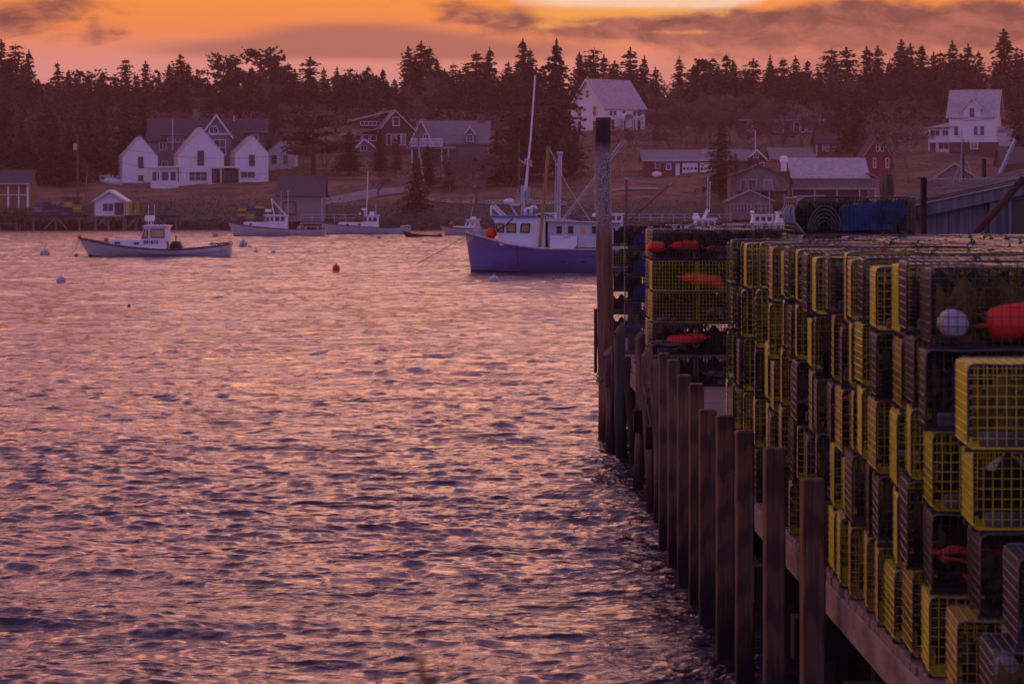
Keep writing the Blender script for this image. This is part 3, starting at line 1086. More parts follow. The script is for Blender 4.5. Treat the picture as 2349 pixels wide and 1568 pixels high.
for x, yt in ((426, 277), (534, 262), (470, 281)):
    h.pipe(u(x), 4.0, z(290), z(yt), .08, m_trim)

# --- small white house glimpsed to the right of it
h = House('cottage', 'small white cottage half hidden right of the shingled house', 612, 392)
h.gable(0, 4.6, 0, 5, -1, 3.0, 5.0, 'w', m_clap, m_roof_g)
h.win(.8, 1.6, 1.1, 2.5)
h.win(2.6, 3.4, 1.1, 2.5)

# --- brown gabled house with dormer
h = House('gabled_house', 'brown shingled house with broad front gable and shed dormer', 868, 350, rot=16)
u, z = h.u, h.z
h.gable(u(868), u(950), 0, 11, -2.5, z(300), z(254), 'w', m_brown_sh, m_roof_g, oh=.5, pk=u(905))
h.rake(u(868), u(950), 0, z(300), z(254), .5, wd=.28, pk=u(905), mat=m_trim_g)
mb = MB().prism([(u(868) + .1, -.4, z(297)), (u(868) - 4.6, -.4, z(308)), (u(868) - 4.6, -.4, z(305.5)), (u(868) + .1, -.4, z(294))], (0, 11.5, 0))
h.part('lower_roof', mb, m_roof_g)
h.box('wall', u(868) - 4.2, u(868) - .02, .6, 10, -2.5, z(308.5), m_brown_sh)
for k in range(3):
    h.win(u(868) - 3.9 + k * 1.35, u(868) - 2.95 + k * 1.35, z(322), z(310.5), w=.6, mull=0, rail=0)
mb = MB().prism([(u(880), 3.0, z(292)), (u(880) - 3.6, 3.0, z(292)), (u(880) - 3.6, 3.0, z(276)), (u(880), 3.0, z(266))], (0, 5.5, 0))
h.part('dormer_wall', mb, m_brown_sh)
mb = MB().prism([(u(880) - 4.3, 2.5, z(276.5)), (u(905), 2.5, z(256)), (u(905), 2.5, z(253.5)), (u(880) - 4.3, 2.5, z(274))], (0, 6.5, 0))
h.part('dormer_roof', mb, m_roof_g)
h.win(u(880) - 3.3, u(880) - .6, z(286), z(279), w=3.0, mull=3, rail=0, fw=.12)
h.winp(902, 914, 270, 287, mull=0, rail=1, fw=.16)
for a in (888, 897, 910, 921):
    h.winp(a, a + 8, 308, 332, mull=0, rail=0, glass=m_curtain if a in (897, 921) else None)
h.box('chimney', u(898), u(906), 5.5, 6.3, z(262), z(246), m_brick)
h = House('garage', 'low white trimmed garage gable below the brown gabled house', 812, 352, rot=14)
u, z = h.u, h.z
h.gable(u(812), u(866), 0, 7, -2, z(344), z(319), 'w', m_grey_sh, m_modroof, oh=.35, pk=u(834))
h.rake(u(812), u(866), 0, z(344), z(319), .4, wd=.3, pk=u(834))
h.winp(828, 840, 334, 346, mull=1, rail=0)

# --- long roofed house with balcony
h = House('balcony_house', 'long grey roofed house with white front gable and balcony', 944, 384)
u, z = h.u, h.z
h.gable(u(960), u(1118), 2.5, 12, -1, z(327), z(276), 'u', m_grey_sh, m_roof_g, oh=.5)
h.gable(u(942), u(990), 0, 7, z(334), z(326), z(276), 'w', m_grey_sh, m_roof_g, oh=.5)
h.rake(u(942), u(990), 0, z(326), z(276), .5, wd=.32)
h.box('gable_band', u(955), u(979), -.05, -.01, z(306), z(304), m_trim)
h.winp(972, 983, 309, 324, mull=1, rail=0)
mb = MB().box(u(943), u(1016), -1.8, 0, z(337), z(334.5))
mb.box(u(943), u(1016), -1.8, -1.72, z(319.5), z(318))
for k in range(40):
    a = u(943) + (u(1016) - u(943)) * k / 39
    mb.box(a - .03, a + .03, -1.78, -1.73, z(334), z(319.5))
h.part('balcony', mb, m_white)
mb = MB().prism([(u(932), -1.9, z(341)), (u(932), 2.4, z(334)), (u(932), 2.4, z(336)), (u(932), -1.9, z(343))], (u(1045) - u(932), 0, 0))
h.part('porch_roof', mb, m_roof_g)
h.box('wall', u(944), u(1110), 2.6, 3.0, -1, z(336), m_dstone_shade)
for x in (946, 968, 1014, 1029):
    h.box('porch_post', u(x) - .1, u(x) + .1, -1.6, -1.4, -.6, z(342.5), m_trim)
h.gable(u(1066), u(1089), 2.0, 6.5, z(326), z(307), z(291), 'w', m_grey_sh, m_roof_g, oh=.25)
h.rake(u(1066), u(1089), 2.0, z(307), z(291), .3, wd=.26)
h.winp(1071, 1084, 309, 324, w=2.0, mull=1, rail=0)
h.chimney(u(1102), 7.2, z(280), z(262), .6, m_brick)

# --- white house on the hill
h = House('hilltop_house', 'tall white clapboard house on the hill with arched door hood', 1386, 307, rot=42, Y=534)
Ln, Wg = 10.3, 8.8
h.gable(0, Ln, 0, Wg, -1.5, 4.75, 9.9, 'u', m_clap, m_roof_l, oh=.45)
h.box('cornice', -.1, Ln + .1, -.12, -.02, 4.35, 4.72, m_trim)
h.box('corner_board', -.03, .12, -.05, -.02, -1.5, 4.34, m_trim)
h.box('corner_board', Ln - .12, Ln + .03, -.05, -.02, -1.5, 4.34, m_trim)
for a, b in ((1.3, 2.0), (2.4, 3.0), (4.6, 5.2), (7.2, 7.9), (8.4, 9.0)):
    h.win(a, b, 3.35, 4.15, rail=0)
for a, b in ((1.7, 2.5), (7.0, 7.8), (8.3, 9.1)):
    h.win(a, b, .75, 2.6, rail=1)
h.win(4.3, 5.3, .3, 2.5, rail=0, frame=m_trim, glass=m_brick, name='door')
mb = MB()
for k in range(9):
    a0, a1 = PI * k / 9, PI * (k + 1) / 9
    mb.prism([(4.8 - 1.35 * math.cos(a0), -1.5, 2.75 + 1.0 * math.sin(a0)), (4.8 - 1.35 * math.cos(a1), -1.5, 2.75 + 1.0 * math.sin(a1)),
              (4.8 - 1.2 * math.cos(a1), -1.5, 2.75 + .86 * math.sin(a1)), (4.8 - 1.2 * math.cos(a0), -1.5, 2.75 + .86 * math.sin(a0))], (0, 1.49, 0))
for a in (3.5, 6.1):
    mb.box(a - .08, a + .08, -1.4, -1.24, .2, 2.74)
h.part('door_hood', mb, m_trim)
h.box('porch_steps', 2.9, 7.0, -2.6, -.06, -2.0, .2, m_stone)
h.box('foundation', -.02, Ln + .02, -.025, -.005, -1.5, .15, m_stone)
h.win(4.0, 4.7, 6.6, 7.9, w=0, side='l', rail=1)
for a in (2.0, 6.0):
    h.win(a, a + .9, 3.3, 5.0, w=0, side='l', rail=1)
    h.win(a, a + .9, .6, 2.4, w=0, side='l', rail=1)
mb = MB()
for a in (0, Wg):
    d = Vector((a - Wg / 2, 4.75 - 9.9))
    e = d * (1 + .45 / d.length)
    mb.prism([(-.48, Wg / 2, 10.05), (-.48, Wg / 2 + e.x, 9.9 + e.y + .15), (-.48, Wg / 2 + e.x, 9.9 + e.y - .12), (-.48, Wg / 2, 9.7)], (-.06, 0, 0))
h.part('barge_board', mb, m_trim)
h.chimney(5.2, Wg / 2 + .4, 9.6, 10.9, .35, m_brick)

# --- red garage
h = House('red_garage', 'long low red garage with white overhead doors', 1476, 405, cat='garage')
u, z = h.u, h.z
h.gable(u(1477), u(1662), 0, 7.5, -.8, z(367.5), z(345), 'u', m_red, m_roof_g, oh=.45, pk=5.2)
h.box('fascia', u(1474), u(1665), -.62, -.54, z(369.5), z(367.6), m_trim)
for a, b in ((1565, 1600), (1605, 1641)):
    d = h.box('garage_door', u(a), u(b), -.09, -.02, z(405), z(373.5), m_white)
    mb = MB()
    for k in range(4):
        c = u(a) + (u(b) - u(a)) * (k + .5) / 4
        mb.box(c - .22, c + .22, -.12, -.095, z(389), z(384.5))
    h.part('door_window', mb, m_glass, d)
h.box('bump_out', u(1516), u(1548), -1.6, -.02, -.8, z(374.5), m_red)
h.box('bump_out_roof', u(1514), u(1556), -1.9, -.03, z(374.4), z(371.5), m_roof_g)
h.box('white_panel', u(1548) + .02, u(1558), -1.5, -.03, -.6, z(374.6), m_white)
h.winp(1504, 1513, 371, 385, mull=0, rail=1, fw=.14)
h.winp(1528, 1536, 378, 388, w=-1.6, rail=0, fw=.16)
h.part('roof_vent', MB().box(u(1612), u(1626), 3.0, 4.0, z(352), z(341)), m_trim_g)
tag(MB().lathe([(.02, -.75), (.3, -.7), (.55, 0), (.3, .75), (.02, .8)], 10, (0, 0, .25), 'x').build('overturned_boat', m_white), 'white overturned rowing boat lying before the red garage', 'rowing boat').location = ground(1506, gY(1506, 406)) + Vector((0, -1.0, .05))

# --- house with pale gable trim behind the lone spruce
h = House('trimmed_house', 'low grey house with pale gable trim behind the lone spruce', 1668, 392)
u, z = h.u, h.z
h.gable(u(1668), u(1722), 2, 9, -1, z(368), z(344), 'u', m_grey_sh, m_roof_g, oh=.4)
h.gable(u(1716), u(1756), 0, 8, -1, z(364), z(345), 'w', m_brown_sh, m_roof_g, oh=.4)
h.rake(u(1716), u(1756), 0, z(364), z(345), .45, wd=.24)
h.winp(1729, 1739, 352, 361, mull=1, rail=0)
h.winp(1744, 1752, 374, 388, mull=0, rail=0)
h.pipe(u(1736), 3, z(346), z(298), .07, m_trim)

# --- big dark hip roofed house
h = House('hip_roofed_house', 'dark brown hip roofed house with white framed windows', 1690, 306)
u, z = h.u, h.z
ua, ub = u(1700), u(1888)
h.box('wall', ua, ub, 0, 11, -1.5, z(275), m_brown_sh)
rb = MB()
e = .6
zz, zr = z(275), z(238)
rb.add([(ua - e, -e, zz), (ub + e, -e, zz), (ub + e, 11 + e, zz), (ua - e, 11 + e, zz), (u(1752), 5.5, zr), (u(1842), 5.5, zr), (ua - e, -e, zz - .2), (ub + e, -e, zz - .2), (ub + e, 11 + e, zz - .2), (ua - e, 11 + e, zz - .2)],
       [(0, 1, 5, 4), (1, 2, 5), (2, 3, 4, 5), (3, 0, 4), (0, 6, 7, 1), (1, 7, 8, 2), (2, 8, 9, 3), (3, 9, 6, 0), (6, 9, 8, 7)])
h.part('roof', rb, m_roof_d)
h.box('fascia', ua - .62, ub + .62, -.68, -.61, z(277.5), z(274.5), m_trim_g)
h.box('dormer_wall', u(1741), u(1768), 1.0, 4, z(270), z(255), m_brown_sh)
h.box('dormer_roof', u(1739), u(1770), .6, 5, z(254.9), z(252), m_roof_d)
h.winp(1745, 1763, 257, 268, w=1.0, mull=2, rail=0)
for a, b in ((1716, 1727), (1777, 1796), (1822, 1833), (1838, 1846), (1852, 1862), (1868, 1880)):
    h.winp(a, b, 281, 302, mull=1 if b - a > 11 else 0, rail=1, fw=.16, glass=m_curtain if a in (1716, 1852) else None)

# --- white house at the right
h = House('white_farmhouse', 'white farmhouse with gabled front dormer and stone basement', 2177, 354, rot=-17)
u, z = h.u, h.z
z1, z2 = z(326.5), z(267)
Lf, Wd = u(2277.5), 7.6
h.gable(0, Lf, 0, Wd, z1, z2, z(207), 'u', m_clap, m_roof_l, oh=.5, pk=Wd / 2)
h.box('basement', 0.03, Lf - .03, .03, Wd - .03, -1.5, z1 - .003, m_dstone_shade)
ua, ub = u(2209), u(2246)
h.gable(ua, ub, -.28, 4.2, z(276), z(250), z(226), 'w', m_clap, m_roof_l, oh=.3)
h.rake(ua, ub, -.28, z(250), z(226), .3, wd=.22)
h.winp(2222.5, 2233, 249, 270, w=-.28, rail=1, fw=.12)
for a, b in ((2188, 2197), (2231.5, 2239.5), (2245.5, 2254)):
    h.winp(a, b, 290, 311, rail=1, fw=.13)
h.winp(2225, 2239, 327.8, 340.5, w=.03, mull=1, rail=0, fw=.14, glass=m_curtain)
for a in (1.6, 4.6):
    h.win(a, a + .8, z(311), z(290), w=Lf, side='r', rail=1)
h.win(3.1, 4.0, z(268), z(250), w=Lf, side='r', rail=1)
mb = MB()
for a in (0, Wd):
    d = Vector((a - Wd / 2, z2 - z(207)))
    e = d * (1 + .5 / d.length)
    mb.prism([(Lf + .53, Wd / 2, z(207) + .15), (Lf + .53, Wd / 2 + e.x, z(207) + e.y + .15), (Lf + .53, Wd / 2 + e.x, z(207) + e.y - .12), (Lf + .53, Wd / 2, z(207) - .15)], (.06, 0, 0))
h.part('barge_board', mb, m_trim)
h.chimney(u(2256), Wd / 2 + .3, z(212), z(194), .3, m_brick)
a, b = u(2131), -.02
h.box('wing_wall', a, b, .2, 5.0, z1, z(296), m_clap)
h.part('wing_roof', MB().prism([(a - .5, -.3, z(294.5)), (b + .6, -.3, z(292)), (b, 5.2, z(279)), (a - .5, 5.2, z(292))], (0, 0, .18)), m_roof_l)
h.winp(2136.5, 2156, 298.5, 311, w=.2, mull=1, rail=0, fw=.1)
h.winp(2162.5, 2174, 298.5, 311, w=.2, mull=1, rail=0, fw=.1)
h.box('lower_wall', a, b, .6, 5, -1.5, z1 - .02, m_clap)
h.box('doorway_shade_panel', u(2134), u(2146), .5, .59, 0, z(328), m_dstone_shade)  # dark panel on the wall, its colour standing in for the doorway's shade
h.winp(2153.5, 2174.5, 328.5, 341, w=.6, mull=1, rail=0)
for x in (2131, 2148):
    h.box('porch_post', u(x), u(x) + .16, .25, .41, -.6, z1 - .03, m_trim)
h.box('rear_wing', Lf + .02, Lf + 2.3, 4.5, 8.0, z(335), z(300), m_clap)
h.part('rear_wing_roof', MB().prism([(Lf + .02, 4.1, z(300)), (Lf + 2.8, 4.1, z(300)), (Lf + 2.8, 8.2, z(295)), (Lf + .02, 8.2, z(291))], (0, 0, .2)), m_roof_l)

# --- red house and barn right of centre
h = House('red_house', 'small red house with white window frames behind the wharf roof', 1872, 360)
u, z = h.u, h.z
h.gable(u(1872), u(1950), 0, 7, -1, z(329), z(308), 'u', m_red, m_roof_d, oh=.3)
for a, b in ((1888, 1900), (1911, 1923), (1934, 1944)):
    h.winp(a, b, 330.5, 346, mull=1, rail=1, fw=.15, glass=m_curtain)
h.box('corner_board', u(1872) - .03, u(1872) + .2, -.06, -.02, -1, z(329.5), m_trim)
h.box('sill_board', u(1872), u(1950), -.06, -.02, z(359), z(357), m_trim)
h.chimney(u(1880), 3.5, z(312), z(300), .4, m_brick)
h = House('red_barn', 'dark red barn with steep gable and paired upper windows', 1984, 398, cat='barn')
u, z = h.u, h.z
h.gable(u(1982), u(2044), 0, 10, -1, z(358), z(312), 'w', m_red, m_roof_d, oh=.4)
h.rake(u(1982), u(2044), 0, z(358), z(312), .4, wd=.18, mat=m_trim_g)
for a, b, y0, y1 in ((2011, 2016, 329, 346), (2020, 2026, 329, 346), (2004, 2008, 364, 384), (2033, 2038, 364, 384)):
    h.winp(a, b, y0, y1, rail=1, fw=.12)
h = House('low_roofed_house', 'low house showing only its broad grey roof behind the wharf', 1768, 372)
u, z = h.u, h.z
h.gable(u(1772), u(1866), 0, 9, -1, z(366), z(340), 'u', m_brown_sh, m_roof_g, oh=.5, pk=5)
h.winp(1784, 1794, 367.5, 371.5, rail=0)

# --- wharf buildings on the far right shore
h = House('wharf_building', 'long wharf building with pale roof and open lower gallery', 1815, 462, Y=441, cat='wharf building')
u, z = h.u, h.z
h.gable(u(1818), u(1990), 0, 7.5, z(436), z(408), z(363), 'u', m_stone, m_roof_l, oh=.35, pk=5.6)
h.part('lean_to_roof', MB().prism([(u(1989), -.3, z(397)), (u(2014), -.3, z(408.5)), (u(2014), -.3, z(407)), (u(1989), -.3, z(395))], (0, 7, 0)), m_roof_l)
h.box('lean_to_wall', u(1990) + .01, u(2011), .1, 6, z(460), z(409), m_stone)
h.box('gallery_beam', u(1815), u(2011), -.15, .02, z(434), z(431), m_trim_g)
h.box('lower_wall', u(1818), u(1990), 1.2, 7, z(462) - 3, z(436) - .01, m_dstone_shade)
for x in (1818, 1869, 1920, 1972, 2008):
    h.box('gallery_post', u(x) - .09, u(x) + .09, -.1, .08, z(466) - 3, z(434.2), m_trim_g)
h.part('roof_ventilator', MB().lathe([(.42, 0), (.42, 1.3), (.6, 1.35), (.6, 2.1), (.35, 2.3), (.02, 2.35)], 14, (u(1800), 1.5, z(393))), m_white)
h.box('ventilator_base', u(1786), u(1812), 0, 4, z(440), z(393.2), m_brown_sh)
h = House('weathered_wharf_house', 'weathered grey wharf house with dark windows and deck', 1675, 462, Y=437, cat='wharf building')
u, z = h.u, h.z
h.gable(u(1690), u(1811), 0, 8, z(462), z(409), z(379), 'w', m_wood_w, m_roof_d, oh=.4, pk=u(1739))
h.box('wall', u(1676), u(1689), 1, 7, z(462), z(406), m_wood_w)
h.part('side_roof', MB().prism([(u(1672), .4, z(406)), (u(1738), .4, z(382)), (u(1738), .4, z(380)), (u(1672), .4, z(403.5))], (0, 6, 0)), m_roof_d)
h.winp(1700, 1710, 413, 434, rail=0, fw=.08, frame=m_trim_g)
h.winp(1718, 1734, 413, 437, rail=0, fw=.1, frame=m_trim_g, name='door')
h.winp(1752, 1771, 413, 433, rail=0, fw=.1, frame=m_trim_g, glass=m_curtain)
h.winp(1789, 1804, 411, 431, rail=0, fw=.06, frame=m_wood_w, glass=m_yellow_wall)
mb = MB().box(u(1672), u(1812), -3, -.05, z(438), z(436))
for k in range(26):
    a = u(1672) + (u(1770) - u(1672)) * k / 25
    mb.box(a - .05, a + .05, -3, -2.9, z(436), z(430 - (k % 3)))
for x in (1680, 1720, 1760, 1805):
    mb.box(u(x) - .12, u(x) + .12, -2.9, -2.66, z(475) - 2, z(438.2))
h.part('deck', mb, m_wood_w)
h = House('bait_shed', 'low grey bait shed with yellow window band on the wharf', 1669, 503, Y=429, cat='shed')
u, z = h.u, h.z
h.gable(u(1670), u(1773), 0, 7, z(503), z(462), z(438), 'w', m_wood_w, m_roof_g, oh=.35)
h.rake(u(1670), u(1773), 0, z(462), z(438), .3, wd=.14, mat=m_trim_g)
h.box('yellow_band', u(1674), u(1769), -.06, -.02, z(489), z(467), m_yellow_wall)
h.winp(1676, 1722, 469, 487, w=-.06, mull=5, rail=1, fw=.08, frame=m_trim_g)
h.winp(1730, 1765, 469, 487, w=-.06, mull=3, rail=1, fw=.08, frame=m_trim_g)
mb = MB()
for x in (1673, 1700, 1730, 1765):
    mb.box(u(x) - .14, u(x) + .14, .1, .38, z(503) - 4, z(503.2))
h.part('stilts', mb, m_wood_d)
h = House('boathouse', 'dark grey boathouse gable beyond the near grey shed', 2133, 480, Y=452, cat='shed')
u, z = h.u, h.z
h.gable(u(2134), u(2248), 0, 8, -1, z(414), z(376), 'w', m_wood_w, m_roof_d, oh=.4, pk=u(2189))
h.rake(u(2134), u(2248), 0, z(414), z(376), .4, wd=.2, mat=m_trim_g, pk=u(2189))
h.winp(2152, 2164, 425, 440, mull=1, rail=1, fw=.1, frame=m_wood_d)
h = House('dark_storehouse', 'dark grey storehouse wall at the right edge', 2300, 440, Y=466, cat='shed')
u, z = h.u, h.z
h.gable(u(2301), u(2420), 0, 8, -1, z(376), z(338), 'u', m_wood_d, m_roof_d, oh=.3)
h.box('lean_to', u(2278), u(2300) - .02, -.6, 4, -1, z(385), m_wood_w)

# --- left shore
h = House('brown_boathouse', 'brown boathouse with yellow boarded walls and white posts at left', 2, 497, Y=429, cat='boathouse')
u, z = h.u, h.z
h.gable(u(-60), u(66), 0, 8, z(478), z(421), z(392), 'u', m_yellow_wall, m_roof_d, oh=.5)
h.box('eave_board', u(-62), u(70), -.62, -.56, z(423.5), z(420), m_trim_g)
for x, d in ((-30, .12), (19, .14), (43, .09), (64, .16)):
    h.box('white_post', u(x) - d, u(x) + d, -.14, -.03, z(477), z(424), m_trim)
h.box('white_rail', u(-60), u(64), -.11, -.032, z(448), z(446.3), m_trim)
h.box('deck', u(-60), u(70), -3.5, 0, z(481), z(478.3), m_wood_d)
mb = MB()
for x in (-40, -10, 20, 45, 66):
    mb.box(u(x) - .14, u(x) + .14, -3.3, -3.0, z(528) - 2, z(481.2))
h.part('stilts', mb, m_wood_d)
h = House('bait_house', 'small white shed with sliding window on stilts over the tide', 216, 495, Y=424, cat='shed')
u, z = h.u, h.z
h.gable(u(217), u(285), 0, 5.5, 0, z(460), z(438), 'w', m_clap, m_white, oh=.4, pk=u(251))
h.rake(u(217), u(285), 0, z(460), z(438), .4, wd=.26, pk=u(251))
h.winp(236.5, 259.5, 467, 484, mull=1, rail=0, fw=.12)
h.box('opening_shade_panel', u(263), u(284), -.06, -.01, z(493), z(465), m_dstone_shade)  # dark panel laid over the wall as the shade inside the opening
mb = MB()
for x in (219, 249, 283):
    for w in (.2, 5):
        mb.box(u(x) - .14, u(x) + .14, w - .14, w + .14, z(528) - 2, 0)
mb.beam((u(219), .05, 0), (u(249), .05, z(520)), .1, .14)
mb.beam((u(249), .0, 0), (u(219), .0, z(520)), .1, .14)
h.part('stilts', mb, m_wood_w)


def dock(x0, x1, ytop, Y, depth, label, posts, braces=(), rail=False):
    o = thing('dock', label, 'dock', W(x0, ytop, Y))
    s = Y / F
    L = (x1 - x0) * s
    hgt = CAMZ - (ytop - 472) * s
    mb = MB()
    n = max(8, int(L / .2))
    for k in range(n):
        mb.box(L * k / n, L * (k + .92) / n, -.1, depth, -.06, 0)
    mb.build('deck', m_wood_w, o)
    mb = MB().box(0, L, 0, .18, -.36, -.065).box(0, L, depth - .2, depth, -.36, -.065)
    mb.build('cap_beam', m_wood_d, o)
    for p in posts:
        for w in (.2, depth - .3):
            MB().tube([((p - x0) * s, w, -hgt - 2.5), ((p - x0) * s, w, -.365)], .15, 8).build('pile', m_wood_w, o)
    mb = MB()
    for a, b in braces:
        mb.beam(((a - x0) * s, -.02, -.4), ((b - x0) * s, -.02, -hgt + .2), .08, .2)
    if mb.v:
        mb.build('cross_brace', m_wood_w, o)
    if rail:
        mb = MB().box(0, L, -.08, -.02, .95, 1.05).box(0, L, -.08, -.02, .45, .55)
        k = 0
        while k <= L:
            mb.box(k - .05, k + .05, -.02, .08, 0, 1.05)
            k += 1.6
        mb.build('railing', m_trim_g, o)
    return o


dock(70, 186, 492, 424, 6, 'stilted timber dock stacked with grey traps at left', (76, 128, 182), ((128, 102), (128, 154)))
dock(286, 405, 493.5, 423.5, 5, 'timber dock running right from the small white shed', (288, 312, 337, 362, 403), ((312, 288), (362, 390)))
dock(540, 640, 508, 424, 6, 'timber dock heaped with coloured traps left of the green shed', (542, 560, 600, 638), ())
dock(690, 818, 508, 423, 3.5, 'railed timber dock in front of the green shed', (692, 740, 790, 816), (), True)
dock(-40, 40, 512, 422, 3, 'low dark dock under the brown boathouse', (-30, 0, 38), ())

h = House('green_shed', 'grey green shingled fish shed with red framed window', 636, 506, Y=427, cat='shed')
u, z = h.u, h.z
h.gable(u(637), u(740), 0, 7, z(508), z(449), z(405), 'u', m_green_sh, m_roof_d, oh=.35, pk=4.8)
h.box('corner_board', u(737), u(740) + .03, -.05, -.02, z(507), z(450), m_trim_g)
h.winp(652, 676, 466, 490, rail=0, fw=.28, frame=m_red, glass=m_curtain)
h.chimney(u(730), 4.2, z(412), z(396), .35, m_brick)
mb = MB()
for x in (639, 670, 705, 738):
    mb.box(u(x) - .14, u(x) + .14, .1, .38, z(528) - 2, z(508.2))
h.part('stilts', mb, m_wood_d)

# --- utility poles and wires
def pole(x, yt, yb, label, Y=None, lean=0, arm=None, r=.15, mat=None, box=False):
    Y = Y or gY(x, yb)
    b = ground(x, Y)
    top = CAMZ - (yt - 472) / F * Y - b.z
    o = thing('utility_pole', label, 'utility pole', b)
    MB().tube([(0, 0, -.5), (lean, 0, top)], [r, r * .75], 8).build('pole', mat or m_wood_w, o)
    if arm:
        for dzz in arm:
            mb = MB().box(-1.2, 1.2, -.22, -.1, top - dzz - .07, top - dzz + .07)
            mb.build('crossarm', mat or m_wood_w, o)
            mb = MB()
            for k in (-1.05, -.5, .5, 1.05):
                mb.lathe([(.05, 0), (.07, .08), (.04, .18), (.01, .2)], 8, (k, -.16, top - dzz + .072))
            mb.build('insulator', m_trim_g, o)
    if box:
        MB().lathe([(.25, 0), (.25, .9), (.02, .95)], 10, (-.35, -.1, top - 2.2)).build('transformer', m_metal, o)
    return b + Vector((lean, 0, top))


m_pole_b = M('brown_pole', (.20, .09, .05), .9, (.13, .06, .035), 3, (1, 1, .2))
pA = pole(178, 310, 482, 'tall brown utility pole with transformer on the left shore', Y=436, mat=m_pole_b, box=True, r=.17)
pole(193, 380, 486, 'grey leaning pole right of the brown utility pole', Y=437, lean=.5, r=.12)
pB = pole(960, 272, 432, 'utility pole with two crossarms between the shingled houses', arm=(.3, 2.2))
pole(978, 336, 446, 'pale leaning guy pole beside the double crossarm pole', lean=-1.2, r=.12, mat=m_trim_g)
pC = pole(1825, 196, 285, 'utility pole with crossarm rising behind the hip roofed house', arm=(.25,))
pD = pole(1867, 263, 368, 'dark utility pole behind the wharf roof', arm=(.25,), r=.14, mat=m_wood_d)
pole(1032, 420, 441, 'short post with a small arm beside the driveway', r=.08)
pole(126, 430, 490, 'grey post standing among the trap piles at left', Y=428, r=.10)


def wire(p, q, sag, label):
    pts = []
    for k in range(25):
        t = k / 24
        v = p.lerp(q, t)
        v.z -= sag * 4 * t * (1 - t)
        pts.append(v)
    tag(MB().tube(pts, .022, 4).build('power_line', m_wood_d), label, 'power line')


wire(pA + Vector((0, 0, -.4)), pB + Vector((0, 0, -.2)), 4.4, 'highest power line sagging across the white modern house')
wire(pA + Vector((0, 0, -2.2)), pB + Vector((0, 0, -2.3)), 5.0, 'middle power line sagging across the white modern house')
wire(pA + Vector((0, 0, -4.2)), pB + Vector((0, 0, -3.6)), 5.4, 'lowest power line sagging across the white modern house')
wire(pB + Vector((1, 0, -.2)), W(1480, 268, 530), 2.2, 'power line strung from the double crossarm pole to the hilltop house')
wire(pC + Vector((0, 0, -.2)), pD + Vector((0, 0, -.2)), .8, 'power line between the two poles at the hip roofed house')

# white dinghies drawn up left of the modern house
for (x, y, L, lab) in ((248, 408, 3.4, 'white rowing boat lying upper left of the modern house'), (256, 419, 4.2, 'white rowing boat lying lower left of the modern house')):
    Y = gY(x, y)
    mb = MB()
    mb.lathe([(.02, -L / 2), (.35, -L / 2 + .3), (.62, 0), (.5, L / 2 - .1), (.02, L / 2)], 12, (0, 0, .3), 'x')
    o = mb.build('overturned_boat', m_white, smooth=True)
    o.location = ground(x, Y)
    o.rotation_euler = (0, R(6), R(-12))
    tag(o, lab, 'rowing boat')
# ------------------------------------------------------------------ boats
m_hull_w = M('white_hull', (.62, .60, .62), .35, (.52, .50, .52), .8, (1, 1, .3), .5)
m_hull_b = M('blue_hull', (.15, .135, .36), .4, (.125, .11, .30), .9, (.6, 1, 2), .5)
m_bottom = M('bottom_paint', (.045, .02, .018), .7, (.03, .018, .016), 2)
m_rub = M('dark_rail', (.05, .042, .045), .6)
m_rub_w = M('worn_white_rail', (.50, .42, .40), .6, (.32, .26, .24), 2)
m_gel = M('white_gelcoat', (.74, .72, .73), .4, (.64, .62, .63), 1.0, None, .5)
m_cab = M('grey_white_cabin', (.50, .47, .48), .55, (.42, .38, .39), 1.4)
m_dk = M('deck_grey', (.36, .34, .34), .7)
m_black = M('black_rubber', (.018, .016, .018), .6)
m_redb = M('red_buoy', (.75, .022, .018), .45, (.62, .02, .016), 3)
m_oran = M('orange_buoy', (.72, .030, .012), .55, (.50, .022, .012), 5)
m_pink = M('pink_buoy', (.62, .16, .24), .5)
m_wbuoy = M('white_buoy', (.50, .46, .48), .55, (.30, .27, .28), 3.5)
m_blueline = M('blue_trim', (.03, .10, .42), .45)
m_tan = M('yellowed_boom', (.34, .19, .06), .5, (.22, .12, .05), 3, (1, 1, .4))
m_mast = M('grey_mast', (.40, .40, .44), .5, (.30, .30, .33), 3, None, .5, .3)
m_rope = M('rope', (.20, .155, .13), .9, (.11, .085, .07), 20)
m_amber = bpy.data.materials.new('amber_pane')
m_amber.use_nodes = True
_n = m_amber.node_tree
_n.nodes.clear()
_o = _n.nodes.new('ShaderNodeOutputMaterial')
_t = _n.nodes.new('ShaderNodeBsdfTransparent')
_t.inputs[0].default_value = (.95, .80, .62, 1)
_g = _n.nodes.new('ShaderNodeBsdfGlossy')
_g.inputs[1].default_value = .05
_mx = _n.nodes.new('ShaderNodeMixShader')
_mx.inputs[0].default_value = .12
_n.links.new(_t.outputs[0], _mx.inputs[1])
_n.links.new(_g.outputs[0], _mx.inputs[2])
_n.links.new(_mx.outputs[0], _o.inputs[0])
m_glow_pane = M('glow_painted_pane', (.62, .33, .15), .25, (.50, .24, .11), 1.5)  # orange glow seen through the cabin, painted into opaque panes


def text_mesh(body, size):
    cu = bpy.data.curves.new('lettering', 'FONT')
    cu.body = body
    cu.size = size
    cu.extrude = .004
    cu.offset = .012
    cu.align_x = 'CENTER'
    o = bpy.data.objects.new('lettering', cu)
    COL.objects.link(o)
    dg = bpy.context.evaluated_depsgraph_get()
    me = bpy.data.meshes.new_from_object(o.evaluated_get(dg))
    bpy.data.objects.remove(o)
    return me


